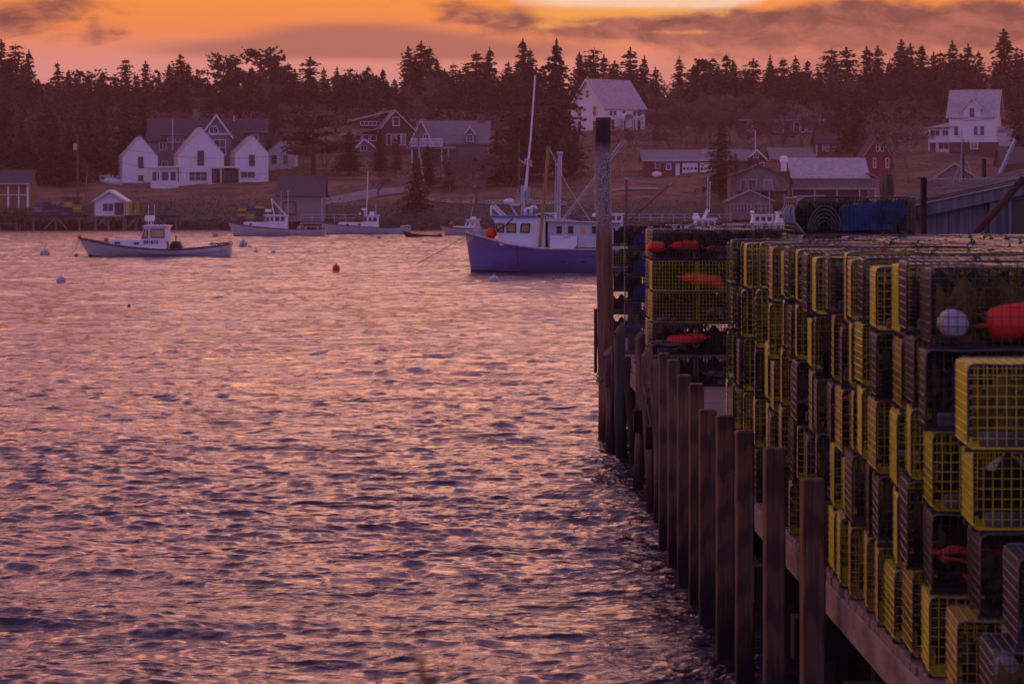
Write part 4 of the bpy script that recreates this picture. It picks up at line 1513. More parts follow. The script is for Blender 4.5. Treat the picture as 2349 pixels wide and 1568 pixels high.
class Boat:
    def __init__(s, label, x0, x1, ywl, sheer, B=3.4, hull=None, rail=None, Y=None, name='lobster_boat', rake=.7, flare=.8, yaw=0, cat='lobster boat', stern=1):
        s.Y = Y or F * CAMZ / (ywl - 472)
        s.s = s.Y / F
        s.x0, s.yw, s.B = x0, ywl, B
        s.L = (x1 - x0) * s.s
        s.root = thing(name, label, cat, Vector(((x0 - 1174.5) * s.s, s.Y, 0)), R(yaw))
        sx = [(a - x0) * s.s for a, b in sheer]
        sz = [(ywl - b) * s.s for a, b in sheer]
        s.sh = lambda q: float(np.interp(q, sx, sz))
        N = 26
        lev = [(1.0, 1.0), (.72, .965), (.42, .91), (.16, .84)]
        vs_, st = [], []

        def hb(t):
            q = min(1, t / .42)
            b = (1 - (1 - q) ** 2.1) ** .72 if q < 1 else 1 - .10 * ((t - .42) / .58) ** 2
            return max(.03, b * B / 2)
        s.hb = hb
        prof_ = []
        for i in range(N + 1):
            t = (i / N) ** 1.25
            x = t * s.L
            z = s.sh(x)
            b = hb(t)
            f = flare * (1 - t) ** 2
            row = []
            for zr, k in lev:
                row.append((b * k ** (1 + 2.5 * f), z * zr))
            row.append((b * .78 ** (1 + 2.8 * f), .0))
            row.append((b * .5 ** (1 + 2 * f), -.45))
            prof_.append((t, x, row))
        for (t, x, row) in prof_:
            for b, z in row:
                xx = x + rake * (1 - max(z, -.4) / s.sh(0)) * (1 - t) ** 5
                vs_.append((xx, -b, z))
            for b, z in reversed(row):
                xx = x + rake * (1 - max(z, -.4) / s.sh(0)) * (1 - t) ** 5
                vs_.append((xx, b, z))
        w = 12
        fs = []
        for i in range(N):
            for j in range(w - 1):
                fs.append((i * w + j, i * w + j + 1, (i + 1) * w + j + 1, (i + 1) * w + j))
        fs.append(tuple(N * w + j for j in range(w)))
        fs.append(tuple(w - 1 - j for j in range(w)))
        s.part('hull', MB().add(vs_, fs), hull or m_hull_w, True)
        # bottom paint band
        vb, fb = [], []
        for i, (t, x, row) in enumerate(prof_):
            for sd in (-1, 1):
                for (b, z), kz in (((row[3][0] * .35 + row[4][0] * .65, .13), 0), (row[4], 0), (row[5], 0)):
                    xx = x + rake * (1 - max(z, -.4) / s.sh(0)) * (1 - t) ** 5
                    vb.append((xx - (.02 if i == 0 else 0) + (.015 if i == N else 0), sd * (b + .018), z))
        for i in range(N):
            for sd in (0, 3):
                for j in range(2):
                    fb.append((i * 6 + sd + j, i * 6 + sd + j + 1, (i + 1) * 6 + sd + j + 1, (i + 1) * 6 + sd + j))
        s.part('bottom_paint', MB().add(vb, fb), m_bottom)
        # deck
        vd = []
        for (t, x, row) in prof_:
            d = .10 if t < .42 else .32
            vd += [(x, -row[0][0] * .985, row[0][1] - d), (x, row[0][0] * .985, row[0][1] - d)]
        fd = [(2 * i, 2 * i + 1, 2 * i + 3, 2 * i + 2) for i in range(N)]
        s.part('deck', MB().add(vd, fd), m_dk)
        mb = MB()
        for sd in (-1, 1):
            mb.tube([(x, sd * (row[0][0] + .01), row[0][1]) for (t, x, row) in prof_], .055, 6)
        mb.tube([(s.L, -prof_[-1][2][0][0], s.sh(s.L)), (s.L, prof_[-1][2][0][0], s.sh(s.L))], .055, 6)
        s.part('gunwale', mb, rail or m_rub)

    def part(s, name, mb, mat, smooth=False, parent=None):
        return mb.build(name, mat, parent or s.root, smooth)

    def p(s, x, y):
        return (x - s.x0) * s.s, (s.yw - y) * s.s

    def slab(s, name, pts, hw, mat, y0=None, parent=None):
        """outline in picture spots, as wide as the boat allows"""
        q = [s.p(*a) for a in pts]
        a, b = (-hw, hw) if y0 is None else y0
        return s.part(name, MB().prism([(u, a, v) for u, v in q], (0, b - a, 0)), mat, parent=parent)

    def win(s, pts, hw, pane=None, frame=None, name='window', fw=.045):
        q = [Vector((*s.p(*a), 0)) for a in pts]
        c = sum(q, Vector()) / len(q)
        mb = MB()
        loop = [(v.x, -hw - .012, v.y) for v in q]
        mb.tube(loop, fw, 5, closed=True)
        f = s.part(name, mb, frame or m_black)
        MB().prism([(v.x, -hw - .006, v.y) for v in q], (0, -.014, 0)).build('pane', pane or m_glass, f)
        return f

    def rod(s, name, pts, r, mat, y=0, n=6):
        return s.part(name, MB().tube([(*[s.p(a[0], a[1])[0]], (a[2] if len(a) > 2 else y), s.p(a[0], a[1])[1]) for a in pts], r, n), mat)

    def dome(s, x0, x1, y0, y1, mat=None, name='radar_dome', y=0):
        u0, z1 = s.p(x0, y0)
        u1, z0 = s.p(x1, y1)
        r = (u1 - u0) / 2
        h_ = z1 - z0
        return s.part(name, MB().lathe([(r * .8, 0), (r, h_ * .2), (r, h_ * .6), (r * .75, h_ * .92), (.02, h_)], 16, ((u0 + u1) / 2, y, z0)), mat or m_gel, True)

    def letters(s, body, xc, yb, hpx, hw, mat=None, name='registration_number', wide=1.0, parent=None):
        me = text_mesh(body, hpx * s.s * 1.42)
        u, z = s.p(xc, yb)
        o = bpy.data.objects.new(name, me)
        COL.objects.link(o)
        o.parent = parent or s.root
        o.location = (u, -hw - .015, z)
        o.rotation_euler = (R(90), 0, 0)
        o.scale = (wide, 1, 1)
        me.materials.append(mat or m_black)
        return o


# --- grey white boat with the number, nearest on the left
b = Boat('white lobster boat numbered 591813 with amber cabin windows, moored at left', 181, 528, 588,
         [(181, 546), (215, 552), (260, 560), (310, 566.5), (360, 571), (400, 572), (440, 570), (490, 565), (528, 560)], B=3.3)
b.slab('trunk_cabin', [(253, 565), (256, 548), (325, 549.5), (328, 570)], 1.05, m_gel)
hw = 1.2
b.slab('wheelhouse', [(320, 570), (327, 549), (335, 520), (387, 520), (387, 572)], hw, m_gel)
b.slab('roof', [(331, 520), (334, 516), (391, 516.5), (391, 519.5)], hw + .14, m_gel)
b.slab('handrail', [(258, 546.6), (318, 547.6), (318, 547), (258, 546)], .02, m_metal, (-.9, -.86))
b.win([(331, 545), (337, 526.5), (343, 526.5), (343, 545)], hw, m_glow_pane)
b.win([(351, 544), (351, 526), (381, 526), (381, 544)], hw, m_glow_pane)
b.win([(268, 558), (268, 555), (280, 555), (280, 558)], 1.05, fw=.03, name='porthole')
b.win([(311, 559.5), (311, 556.5), (323, 556.5), (323, 559.5)], 1.05, fw=.03, name='porthole')
b.letters('591813', 351, 558.8, 8.0, hw, wide=.98)
b.rod('mast', [(347, 516), (347, 494)], .06, m_gel)
b.rod('antenna', [(343, 516), (343, 470)], .025, m_gel, -.6)
b.rod('antenna', [(350, 516), (353, 468)], .02, m_gel, .5)
b.slab('radar_scanner', [(333, 505), (334, 494), (354, 494), (354, 505), (350, 507), (337, 507)], .35, m_gel)
b.slab('engine_box', [(391, 570), (392, 562), (398, 553), (413, 553), (418, 567), (418, 570)], .6, m_black)
b.rod('exhaust_pipe', [(403, 554), (404, 540)], .05, m_black)
b.slab('trap_hauler', [(387.5, 569), (387.5, 551), (390, 553), (391, 569)], .3, m_redb, (-1.2, -.9))
mb = MB()
for k in range(22):
    x_, z_ = b.p(478 + k * 2.2, 562 - k * .2 - rnd.uniform(0, 3))
    mb.beam((x_, rnd.uniform(-1.2, 1.2), z_), (x_ + .3, rnd.uniform(-1.2, 1.2), z_ + rnd.uniform(-.05, .1)), .05, .05)
b.part('stern_rope', mb, m_rub)
b.rod('mooring_line', [(182, 549), (172, 574), (158, 589)], .02, m_rope)
BOAT1 = b

# --- blue boat
b = Boat('large blue fishing boat with white wheelhouse and steel booms, moored beside the tall pile', 1067, 1640, 624,
         [(1067, 531.5), (1085, 537), (1110, 544), (1136, 550.5), (1137, 552.5), (1180, 561.5), (1230, 568), (1300, 571), (1370, 571), (1500, 569), (1640, 562)], B=4.4, hull=m_hull_b, rail=m_rub_w, rake=.32, flare=.9)
hw = 1.5
b.slab('wheelhouse', [(1146, 562), (1134, 506), (1126, 497.5), (1233, 497.5), (1250, 502), (1250, 570)], hw, m_gel)
b.slab('roof', [(1123, 497.4), (1124, 494.6), (1236, 495), (1236, 497.4)], hw + .16, m_blueline)
b.slab('aft_shelter', [(1256, 574), (1256, 508), (1288, 505), (1330, 510), (1420, 512), (1420, 574)], hw - .15, m_cab)
b.slab('aft_roof', [(1250, 507.5), (1254, 503), (1290, 501.5), (1332, 508), (1424, 510), (1424, 512)], hw + .02, m_cab)
b.slab('doorway', [(1250.5, 573), (1250.5, 508), (1255.5, 508), (1255.5, 573)], hw - .6, m_dstone_shade)
for pts in ([(1141, 530), (1138, 513), (1154.5, 512.5), (1155, 532)], [(1163, 531.5), (1163.5, 513), (1183, 513.5), (1183, 532)], [(1194, 532), (1196, 513.5), (1215, 513.5), (1213.5, 532.5)]):
    b.win(pts, hw, m_amber, fw=.05)
for a in (1275, 1301, 1329, 1355):
    b.win([(a, 536), (a, 517.5), (a + 14, 517.5), (a + 14, 536)], hw - .15, m_glow_pane if a == 1329 else m_glass, m_cab, fw=.03)
b.slab('fish_tote', [(1259, 573), (1262, 539), (1322, 541), (1322, 560), (1317, 568), (1310, 573)], .2, m_gel, (-2.1, -1.6))
b.slab('tote_stripe', [(1290, 544), (1290, 542.2), (1307, 542.2), (1307, 544)], .2, m_blueline, (-2.112, -2.103))
b.slab('side_box', [(1323, 566), (1323, 541), (1372, 543), (1372, 566)], .2, m_cab, (-1.95, -1.5))
sg = b.slab('sign_board', [(1228, 500.5), (1228, 489), (1240, 488), (1277, 488), (1277, 500.5)], .2, m_gel, (-1.35, -1.29))
b.letters('ME 38HC', 1251.5, 490.8 + 8.2, 8.0, 1.35, wide=.86)
b.rod('boom', [(1237, 569), (1245, 480), (1257, 338)], .085, m_tan, -1.7, 8)
b.slab('boom_foot', [(1222, 573), (1226, 568), (1236, 566), (1252, 568), (1254, 573)], .3, m_rub_w, (-2.0, -1.4))
b.rod('gallows_mast', [(1281, 505), (1285, 352)], .115, m_mast, 0, 10)
b.rod('mast_head', [(1277, 352.5), (1292, 352.5)], .12, m_mast)
lad = MB()
for x_ in (1272.5, 1277):
    u_, z0_ = b.p(x_, 500)
    _, z1_ = b.p(x_, 366)
    lad.tube([(u_, -.3, z0_), (u_ + .05, -.3, z1_)], .025, 5)
for k in range(9):
    u_, z_ = b.p(1272.5, 500 - k * 15)
    lad.tube([(u_, -.3, z_), (u_ + .11, -.3, z_)], .02, 5)
b.part('ladder', lad, m_mast)
b.rod('boom', [(1289, 505), (1432, 318)], .038, m_mast, .3, 8)
b.rod('boom', [(1294, 506), (1436, 322)], .026, m_mast, .5, 8)
b.rod('stay', [(1257, 338), (1300, 425), (1352, 505), (1378, 545)], .022, m_rub_w, -1.0, 5)
b.rod('stay', [(1257, 338), (1284, 378)], .02, m_rub_w, -.6, 5)
b.rod('stay', [(1285, 353), (1432, 319)], .015, m_rub, .2, 5)
b.rod('antenna', [(1207, 440), (1217, 320), (1228, 172)], .055, m_gel, .4, 6)
b.rod('antenna', [(1203, 438), (1215, 330)], .03, m_gel, -.2, 5)
b.rod('radio_mast', [(1199, 497), (1200, 425)], .10, m_mast, 0, 8)
b.rod('crossbar', [(1184, 456), (1222, 458)], .05, m_mast)
b.rod('crossbar', [(1188, 450), (1212, 450)], .04, m_mast)
for a, c in ((1188, 434), (1196, 430), (1209, 436), (1214, 428)):
    b.rod('mast_fitting', [(a, 456), (a, c)], .05, m_mast, rnd.uniform(-.4, .4))
b.rod('flag_staff', [(1190.5, 456), (1190.5, 320)], .025, m_tan)
b.slab('radar_platform', [(1168, 471), (1171, 469), (1192, 469), (1192, 471)], .25, m_gel)
b.rod('radar_strut', [(1171, 471), (1186, 494)], .05, m_gel)
b.dome(1156, 1178, 455.5, 467)
b.slab('radar_base', [(1163, 469.5), (1163, 467), (1192, 467), (1192, 469.5)], .2, m_mast)
b.rod('bow_frame', [(1126.5, 495), (1126.5, 471)], .06, m_gel)
b.rod('bow_frame', [(1128, 472), (1152, 496)], .07, m_gel)
b.rod('bow_frame', [(1134, 470), (1161, 495)], .05, m_gel)
for xx, k in ((1205, 1), (1218, 1.25)):
    u_, z_ = b.p(xx, 495)
    b.part('vent_horn', MB().tube([(u_, -.3, z_), (u_, -.3, z_ + .25 * k), (u_ + .06, -.3, z_ + .38 * k), (u_ + .2, -.3, z_ + .40 * k), (u_ + .3, -.3, z_ + .28 * k)], .085, 8), m_gel, True)
u_, z_ = b.p(1096, 527)
b.part('anchor_winch', MB().lathe([(.12, -.3), (.24, -.28), (.24, -.2), (.10, -.18), (.10, .18), (.24, .2), (.24, .28), (.12, .3)], 12, (u_, 0, z_), 'y').box(u_ - .22, u_ + .22, -.3, .3, z_ - .42, z_ - .1), m_rub_w)
b.slab('bow_flake', [(1070, 556), (1072, 541), (1078, 545), (1083, 541), (1085, 549), (1081, 555), (1077, 551)], .2, m_rub_w, (-.52, -.1)).hide_render = True
# the flaking white patch and the scrawled name are thin plates following the flare of the bow
def on_bow(pts, name, mat, off=.012):
    mb = MB()
    vs_ = []
    for (x_, y_) in pts:
        u1, z1 = b.p(x_, y_)
        # find the hull surface there
        best = None
        for o in b.root.children:
            if o.name.startswith('hull'):
                hit, loc, nor, idx = o.ray_cast(Vector((u1, -6, z1)), Vector((0, 1, 0)))
                if hit:
                    best = loc
        vs_.append((u1, (best.y if best else -.3) - off, z1))
    mb.add(vs_, [tuple(range(len(vs_)))])
    return b.part(name, mb, mat)


bpy.context.view_layer.update()
for o in list(b.root.children):
    if o.name.startswith('bow_flake'):
        bpy.data.objects.remove(o)
for cx_, cy_, r_ in ((1075, 545, 4), (1079, 549, 4.5), (1073, 552, 3.2), (1083, 547, 3)):
    on_bow([(cx_ + r_ * rnd.uniform(.6, 1.2) * math.cos(a), cy_ + 1.5 * r_ * rnd.uniform(.6, 1.2) * math.sin(a)) for a in [k * PI / 4 for k in range(8)]], 'flaking_paint', m_rub_w, .02 + .004 * rnd.random())
for k, (x_, y_) in enumerate(((1090, 551), (1094, 552.5), (1098, 553), (1102, 553.5), (1109, 554))):
    on_bow([(x_, y_ + 2.2), (x_ + .4, y_ - 2.2), (x_ + 1.4, y_ - 1.4), (x_ + 2.4, y_ + .4), (x_ + 1.2, y_ + 2.0)], 'bow_scrawl', m_tan, .02)
for x_ in (1290, 1336, 1388):
    on_bow([(x_ - 6, 599.5), (x_ - 5, 597.5), (x_ + 5, 597.5), (x_ + 6, 599.5)], 'scupper', m_black, .01)
for (xa, ya, xb, yb) in ((1184, 562, 1190, 615),):
    b.part('hull_streak', MB().tube([(b.p(xa, ya)[0], -2.12, b.p(xa, ya)[1]), (b.p(xb, yb)[0], -1.98, b.p(xb, yb)[1])], .03, 5), m_rub)
b.rod('mooring_line', [(1070, 540), (1020, 570), (955, 606)], .016, m_rope, -.2, 5)
b.rod('bow_line', [(1141, 528), (1160, 516), (1177, 500)], .035, m_black, -1.7, 5)
BLUE = b
# orange ball fender on the bow deck, flag on its staff
o = MB().sphere((0, 0, 0), .30, 18, 12).build('fender_buoy', m_oran, smooth=True)
o.location = W(1126.5, 535.5, b.Y - 1.0)
tag(o, 'orange ball buoy hanging on the bow of the blue fishing boat', 'buoy')
fl = MB()
vv = []
s_ = b.Y / F
for i in range(13):
    for j in range(8):
        x_, y_ = i / 12, j / 7
        vv.append((x_ * .70, .09 * math.sin(x_ * 7 + y_), -y_ * .38 - x_ * .42 - .05 * math.sin(x_ * 5)))
ff = [(i * 8 + j, (i + 1) * 8 + j, (i + 1) * 8 + j + 1, i * 8 + j + 1) for i in range(12) for j in range(7)]
fo = MB().add(vv, ff).build('flag', M('flag_white', (.6, .56, .58), .8), fix=False)
mr, mbl = M('flag_red', (.45, .03, .04), .8), M('flag_blue', (.03, .035, .16), .8)
fo.data.materials.append(mr)
fo.data.materials.append(mbl)
for k, p_ in enumerate(fo.data.polygons):
    i, j = k // 7, k % 7
    p_.material_index = 2 if (i < 5 and j < 4) else (1 if j % 2 == 0 else 0)
fo.location = W(1191, 352, b.Y)
tag(fo, 'small tattered stars and stripes flag on the staff of the blue boat', 'flag')

# --- white boat in front of the green shed
b = Boat('white lobster boat with open wheelhouse and white A-frame, moored by the green shed', 523, 746, 541,
         [(523, 509.5), (545, 513), (580, 518.5), (630, 523.5), (680, 526), (720, 526), (746, 524.5)], B=3.6)
b.slab('trunk_cabin', [(558, 521), (561, 509), (612, 509.5), (614, 524)], 1.1, m_gel)
hw = 1.25
b.slab('wheelhouse', [(610, 524), (614, 510), (609, 495.5), (658, 495.5), (658, 525)], hw, m_gel)
b.slab('roof', [(606, 495.4), (608, 492.5), (661, 493), (661, 495.4)], hw + .16, m_gel)
for pts in ([(614, 507.5), (613, 498), (619, 498), (620, 507.5)], [(623, 507.5), (623, 498), (629, 498), (630, 507.5)], [(633, 507.5), (633, 497.5), (643, 497.5), (643, 507.5)], [(646, 507.5), (646, 497.5), (655, 497.5), (655, 507.5)]):
    b.win(pts, hw, m_glass, m_gel, fw=.03)
for a in (574, 613):
    b.win([(a, 515.5), (a, 513), (a + 6, 513), (a + 6, 515.5)], 1.1, fw=.03, name='porthole')
b.rod('a_frame', [(629, 493), (622, 456)], .06, m_gel)
b.rod('a_frame', [(622, 456), (656, 494)], .07, m_gel)
b.rod('antenna', [(645, 493), (645, 438)], .02, m_gel)
b.rod('antenna', [(660, 525), (660, 437)], .025, m_gel, .4)
b.dome(608, 622, 480, 486)
b.rod('radar_post', [(615, 493), (615, 486)], .05, m_gel)
b.rod('stern_rail', [(690, 526), (690, 512), (742, 512), (742, 525)], .04, m_gel, -1.5)
b.rod('stern_rail', [(690, 519), (742, 519)], .03, m_gel, -1.5)
for a, c, d, mt in ((668, 8, 6, m_black), (682, 7, 9, m_dk), (697, 6, 5, m_trim_g), (712, 9, 8, m_red), (725, 6, 6, m_dk)):
    b.slab('deck_gear', [(a, 527), (a + .6, 527 - d), (a + c - .6, 527 - d - 1), (a + c, 527)], .4, mt)
# --- white boat right of it
b = Boat('white lobster boat with tall white antenna, moored right of the green shed', 738, 941, 538.5,
         [(738, 512), (770, 515.5), (800, 519), (850, 522.5), (890, 524), (920, 523), (941, 521)], B=3.6, Y=367)
b.slab('trunk_cabin', [(775, 517), (779, 511), (834, 512), (836, 523)], 1.1, m_gel)
b.slab('wheelhouse', [(829, 523), (838, 496), (868, 496), (868, 524)], hw, m_gel)
b.slab('roof', [(835, 496), (836, 494), (871, 494), (871, 496)], hw + .14, m_gel)
b.slab('stern_coaming', [(918, 523), (920, 519.5), (940, 519), (941, 522)], 1.4, m_gel)
for pts in ([(834.5, 509.5), (838.5, 499), (842, 499), (842, 509.5)], [(847, 509), (847, 501), (853, 501), (853, 509)], [(857, 509.5), (857, 501), (865, 501), (865, 509.5)]):
    b.win(pts, hw, m_glass, m_black, fw=.03)
for a in (795, 822):
    b.win([(a, 518), (a, 515.5), (a + 7, 515.5), (a + 7, 518)], 1.1, fw=.03, name='porthole')
b.rod('antenna', [(841, 494), (844, 394)], .06, m_gel)
b.rod('antenna', [(862, 494), (862, 472)], .025, m_gel)
b.slab('radar_scanner', [(832, 484), (828, 479), (843, 479), (840, 484)], .4, m_gel)
b.rod('radar_post', [(837, 494), (837, 484)], .1, m_gel)
b.slab('electronics_box', [(848, 494), (848, 487), (858, 487), (858, 494)], .35, m_gel)
b.slab('life_ring', [(834, 494), (835, 491.5), (840, 491.5), (841, 494)], .3, m_redb)
u_, z_ = b.p(826, 492)
b.part('searchlight', MB().sphere((u_, -.5, z_), .14, 10, 7).tube([(u_, -.5, z_ - .2), (u_, -.5, z_)], .04, 5), m_gel)
# --- small boat behind the bow of the blue boat
b = Boat('small white lobster boat with square wheelhouse behind the blue bow', 1009, 1150, 537,
         [(1009, 513.5), (1040, 519), (1080, 522), (1150, 521)], B=3.2, Y=352)
b.slab('trunk_cabin', [(1030, 520), (1034, 516), (1066, 516), (1068, 523)], 1.0, m_gel)
b.slab('wheelhouse', [(1064, 523), (1070, 502), (1100, 502), (1100, 524)], 1.15, m_gel)
b.slab('roof', [(1067, 502), (1068, 500), (1103, 500), (1103, 502)], 1.3, m_gel)
for pts in ([(1069.5, 514), (1072.5, 505.5), (1076, 505.5), (1076, 514)], [(1081, 514), (1081, 505), (1088, 505), (1088, 514)], [(1092, 514), (1092, 505), (1098, 505), (1098, 514)]):
    b.win(pts, 1.15, m_glow_pane if pts[0][0] > 1080 else m_glass, m_gel, fw=.03)
b.slab('electronics_box', [(1079, 500), (1080, 494), (1092, 494), (1092, 500)], .35, m_gel)
b.rod('antenna', [(1080, 500), (1087, 450)], .022, m_gel)
o = MB().sphere((0, 0, 0), .28, 12, 9).build('fender_buoy', m_redb, smooth=True)
o.location = W(1036, 514.5, 351)
tag(o, 'red ball buoy on the foredeck of the small boat behind the blue bow', 'buoy')
# --- dark skiff
b = Boat('dark low skiff floating between the white boats', 922, 1013, 543.5, [(922, 529.5), (945, 536), (975, 539.5), (1000, 540), (1013, 538)], B=1.6, hull=m_rub, Y=333, name='skiff', rake=.5, flare=.4, cat='skiff')
b.slab('thwart', [(955, 540), (955, 538), (962, 538), (962, 540)], .6, m_wood_w)
b.slab('outboard', [(1005, 540), (1005, 536), (1011, 535), (1012, 540)], .15, m_black)
# --- boats half hidden beyond the trap stacks
def far_boat(xb, label, ytop, wx, hull=m_hull_w, extra=None, Y=318):
    yw = 472 + F * CAMZ / Y
    b = Boat(label, xb, xb + 215, yw, [(xb, yw - 32), (xb + 60, yw - 22), (xb + 130, yw - 18), (xb + 215, yw - 19)], B=3.5, hull=hull, Y=Y)
    b.slab('trunk_cabin', [(xb + 45, yw - 20), (xb + 48, yw - 31), (wx + 2, yw - 30), (wx + 2, yw - 18)], 1.1, m_gel)
    b.slab('wheelhouse', [(wx - 4, yw - 18), (wx + 5, ytop + 4), (wx + 50, ytop + 4), (wx + 50, yw - 17)], 1.2, m_gel)
    b.slab('roof', [(wx + 1, ytop + 4), (wx + 2, ytop + 1), (wx + 54, ytop + 1), (wx + 54, ytop + 4)], 1.35, m_gel)
    for a in (8, 22, 36):
        b.win([(wx + a, ytop + 17), (wx + a, ytop + 7), (wx + a + 10, ytop + 7), (wx + a + 10, ytop + 17)], 1.2, m_glass, m_gel, fw=.03)
    return b


b = far_boat(1262, 'white lobster boat with red light behind the tall pile', 488, 1378, Y=305)
b.rod('antenna', [(1365, 500), (1365, 375)], .03, m_mast)
b.dome(1358, 1370, 489, 498)
b.dome(1392, 1401, 480, 487)
b.rod('radar_post', [(1396, 490), (1396, 486)], .06, m_gel)
b.slab('deck_light', [(1384, 489), (1385, 486), (1391, 486), (1392, 489)], .2, m_redb)
b = far_boat(1480, 'white boat with leaning white mast and twin antennas behind the trap stacks', 500, 1590, Y=322)
b.dome(1588, 1605, 494, 503)
b.dome(1590, 1602, 489, 494, name='radar_base')
b.slab('leaning_mast', [(1609, 505), (1612, 498), (1620, 480), (1625, 480), (1627, 484), (1622, 490), (1617, 503)], .12, m_gel)
b.rod('antenna', [(1622, 481), (1624, 405)], .04, m_gel)
b.rod('antenna', [(1628, 486), (1630, 417)], .035, m_gel, .5)
b = far_boat(1612, 'white boat with red roof board behind the trap stacks', 490, 1722, Y=330)
b.slab('roof_board', [(1730, 491), (1730, 486.5), (1758, 486.5), (1758, 491)], .06, m_red, (-1.2, -1.1))
b.rod('antenna', [(1744, 490), (1744, 440)], .03, m_mast)
b.rod('antenna', [(1765, 490), (1765, 438)], .03, m_mast)
b.dome(1720, 1730, 483, 489)
b = far_boat(1680, 'white boat with broad wheelhouse left of the blue topped traps', 484, 1778, Y=312)
b.rod('antenna', [(1799, 485), (1799, 444)], .03, m_mast)
b.slab('electronics_box', [(1810, 485), (1810, 477), (1824, 477), (1824, 485)], .4, m_gel)

# derrick on the far wharf
t = thing('derrick', 'dark derrick with slanting boom on the far wharf right of the tall pile', 'derrick', W(1437, 510, 400))
s_ = 400 / F
MB().box(-.16, .16, -.16, .16, -6, 98 * s_).build('post', m_wood_d, t)
MB().box(-.22, .22, -.22, .22, 98 * s_ + .002, 104 * s_).build('post_cap', m_trim_g, t)
MB().tube([(.3, 0, 2 * s_), (100 * s_, 0, 87 * s_)], .11, 6).build('boom', m_wood_d, t)
MB().tube([(97 * s_, -.01, 84.5 * s_), (104 * s_, -.01, 90.5 * s_)], .15, 6).build('boom_tip', m_trim_g, t)
MB().tube([(.1, 0, 97 * s_), (50 * s_, 0, 92.5 * s_), (101 * s_, 0, 89 * s_)], .035, 4).build('topping_line', m_trim_g, t)
dock(1440, 1680, 507, 415, 6, 'low timber wharf at the far shore right of the tall pile', (1445, 1500, 1560, 1620, 1675), (), True)

# ------------------------------------------------------------------ floating buoys
def ball(x, y, rpx, mat, label, name='mooring_buoy', sink=.25, stripe=None, tall=1.0):
    Y = F * CAMZ / (y - 472)
    r = rpx * Y / F
    o = MB().sphere((0, 0, 0), r, 18, 12, tall).build(name, mat, smooth=True)
    o.location = ((x - 1174.5) / F * Y, Y, r * tall * (1 - 2 * sink))
    tag(o, label, 'buoy')
    if stripe:
        MB().lathe([(r * 1.012, -r * .1), (r * 1.012, r * .1)], 18, (0, 0, 0), 'x').build('stripe', stripe, o)
    # pick up ring on top
    MB().tube([(.22 * r * math.cos(a), 0, r * tall * 1.02 + .22 * r + .22 * r * math.sin(a)) for a in [k * PI / 5 for k in range(10)]], r * .05, 5, closed=True).build('ring', m_metal, o)
    return o


ball(771, 623.5, 8.8, m_redb, 'red round mooring buoy alone in the middle of the water', sink=.12, tall=1.15)
ball(140, 648, 11.5, m_wbuoy, 'white mooring buoy nearest the lower left, below the numbered boat', sink=.35)
ball(103, 586.5, 11.5, m_wbuoy, 'white mooring buoy left of the numbered boat', sink=.3)
ball(558, 567, 9.8, m_wbuoy, 'white round buoy with dark band right of the numbered boat', sink=.15, stripe=m_rub)
ball(572, 567.5, 3.0, m_pink, 'tiny pink float touching the banded white buoy', 'float')
ball(494, 543, 6.2, m_pink, 'pink round buoy behind the stern of the numbered boat')
ball(175, 589, 4.6, m_redb, 'red float beside the bow of the numbered boat', 'float', sink=.2)
ball(587, 579, 6.5, m_wbuoy, 'low grey buoy right of the banded white buoy', sink=.5)
ball(627, 580, 6.5, m_wbuoy, 'half sunk grey buoy below the boat by the green shed', sink=.5)
ball(1133, 645, 11, m_wbuoy, 'white mooring buoy in front of the blue boat', sink=.4)
ball(1270, 640.5, 5.0, m_redb, 'small red float in front of the blue boat', 'float', sink=.3)
ball(1322, 641.5, 3.2, m_tan, 'tiny yellow float in front of the blue boat near the pile', 'float')
ball(869, 547, 5.5, m_wbuoy, 'grey buoy below the boat with the tall antenna', sink=.35)
ball(853, 543, 4.0, m_pink, 'tiny pink float below the boat with the tall antenna', 'float', sink=.4)
ball(296, 702, 4.0, m_rub, 'small dark float on the water below the numbered boat', 'float', sink=.4)
ball(900, 547, 3, m_wbuoy, 'tiny white float left of the dark skiff', 'float')
for x, y, mt, lab in ((182, 543.5, m_redb, 'small red ball on the bow tip of the numbered boat'), (244, 549.5, m_redb, 'red ball fender on the foredeck of the numbered boat')):
    o = MB().sphere((0, 0, 0), .15, 12, 9).build('fender_buoy', mt, smooth=True)
    o.location = W(x, y, BOAT1.Y - .2)
    tag(o, lab, 'buoy')
# ------------------------------------------------------------------ pier
DECK = 1.30
PR = .0125                       # the pier bears a hair left of straight ahead


def edge(Y):
    return 2.10 - PR * Y


def wet(nt, col, b):
    """weed and wet below the high tide mark of a pile (object origin at the water)"""
    sepn = nt.nodes.new('ShaderNodeSeparateXYZ')
    nt.links.new(coords(nt, 'Object'), sepn.inputs[0])
    f = noise(nt, coords(nt, 'Object', (6, 6, 1.5)), 1.0, 4)
    return mixc(nt, (E(nt, sepn.outputs[2]) + f * .7).ss(1.0, .45), col, (.016, .013, .011))


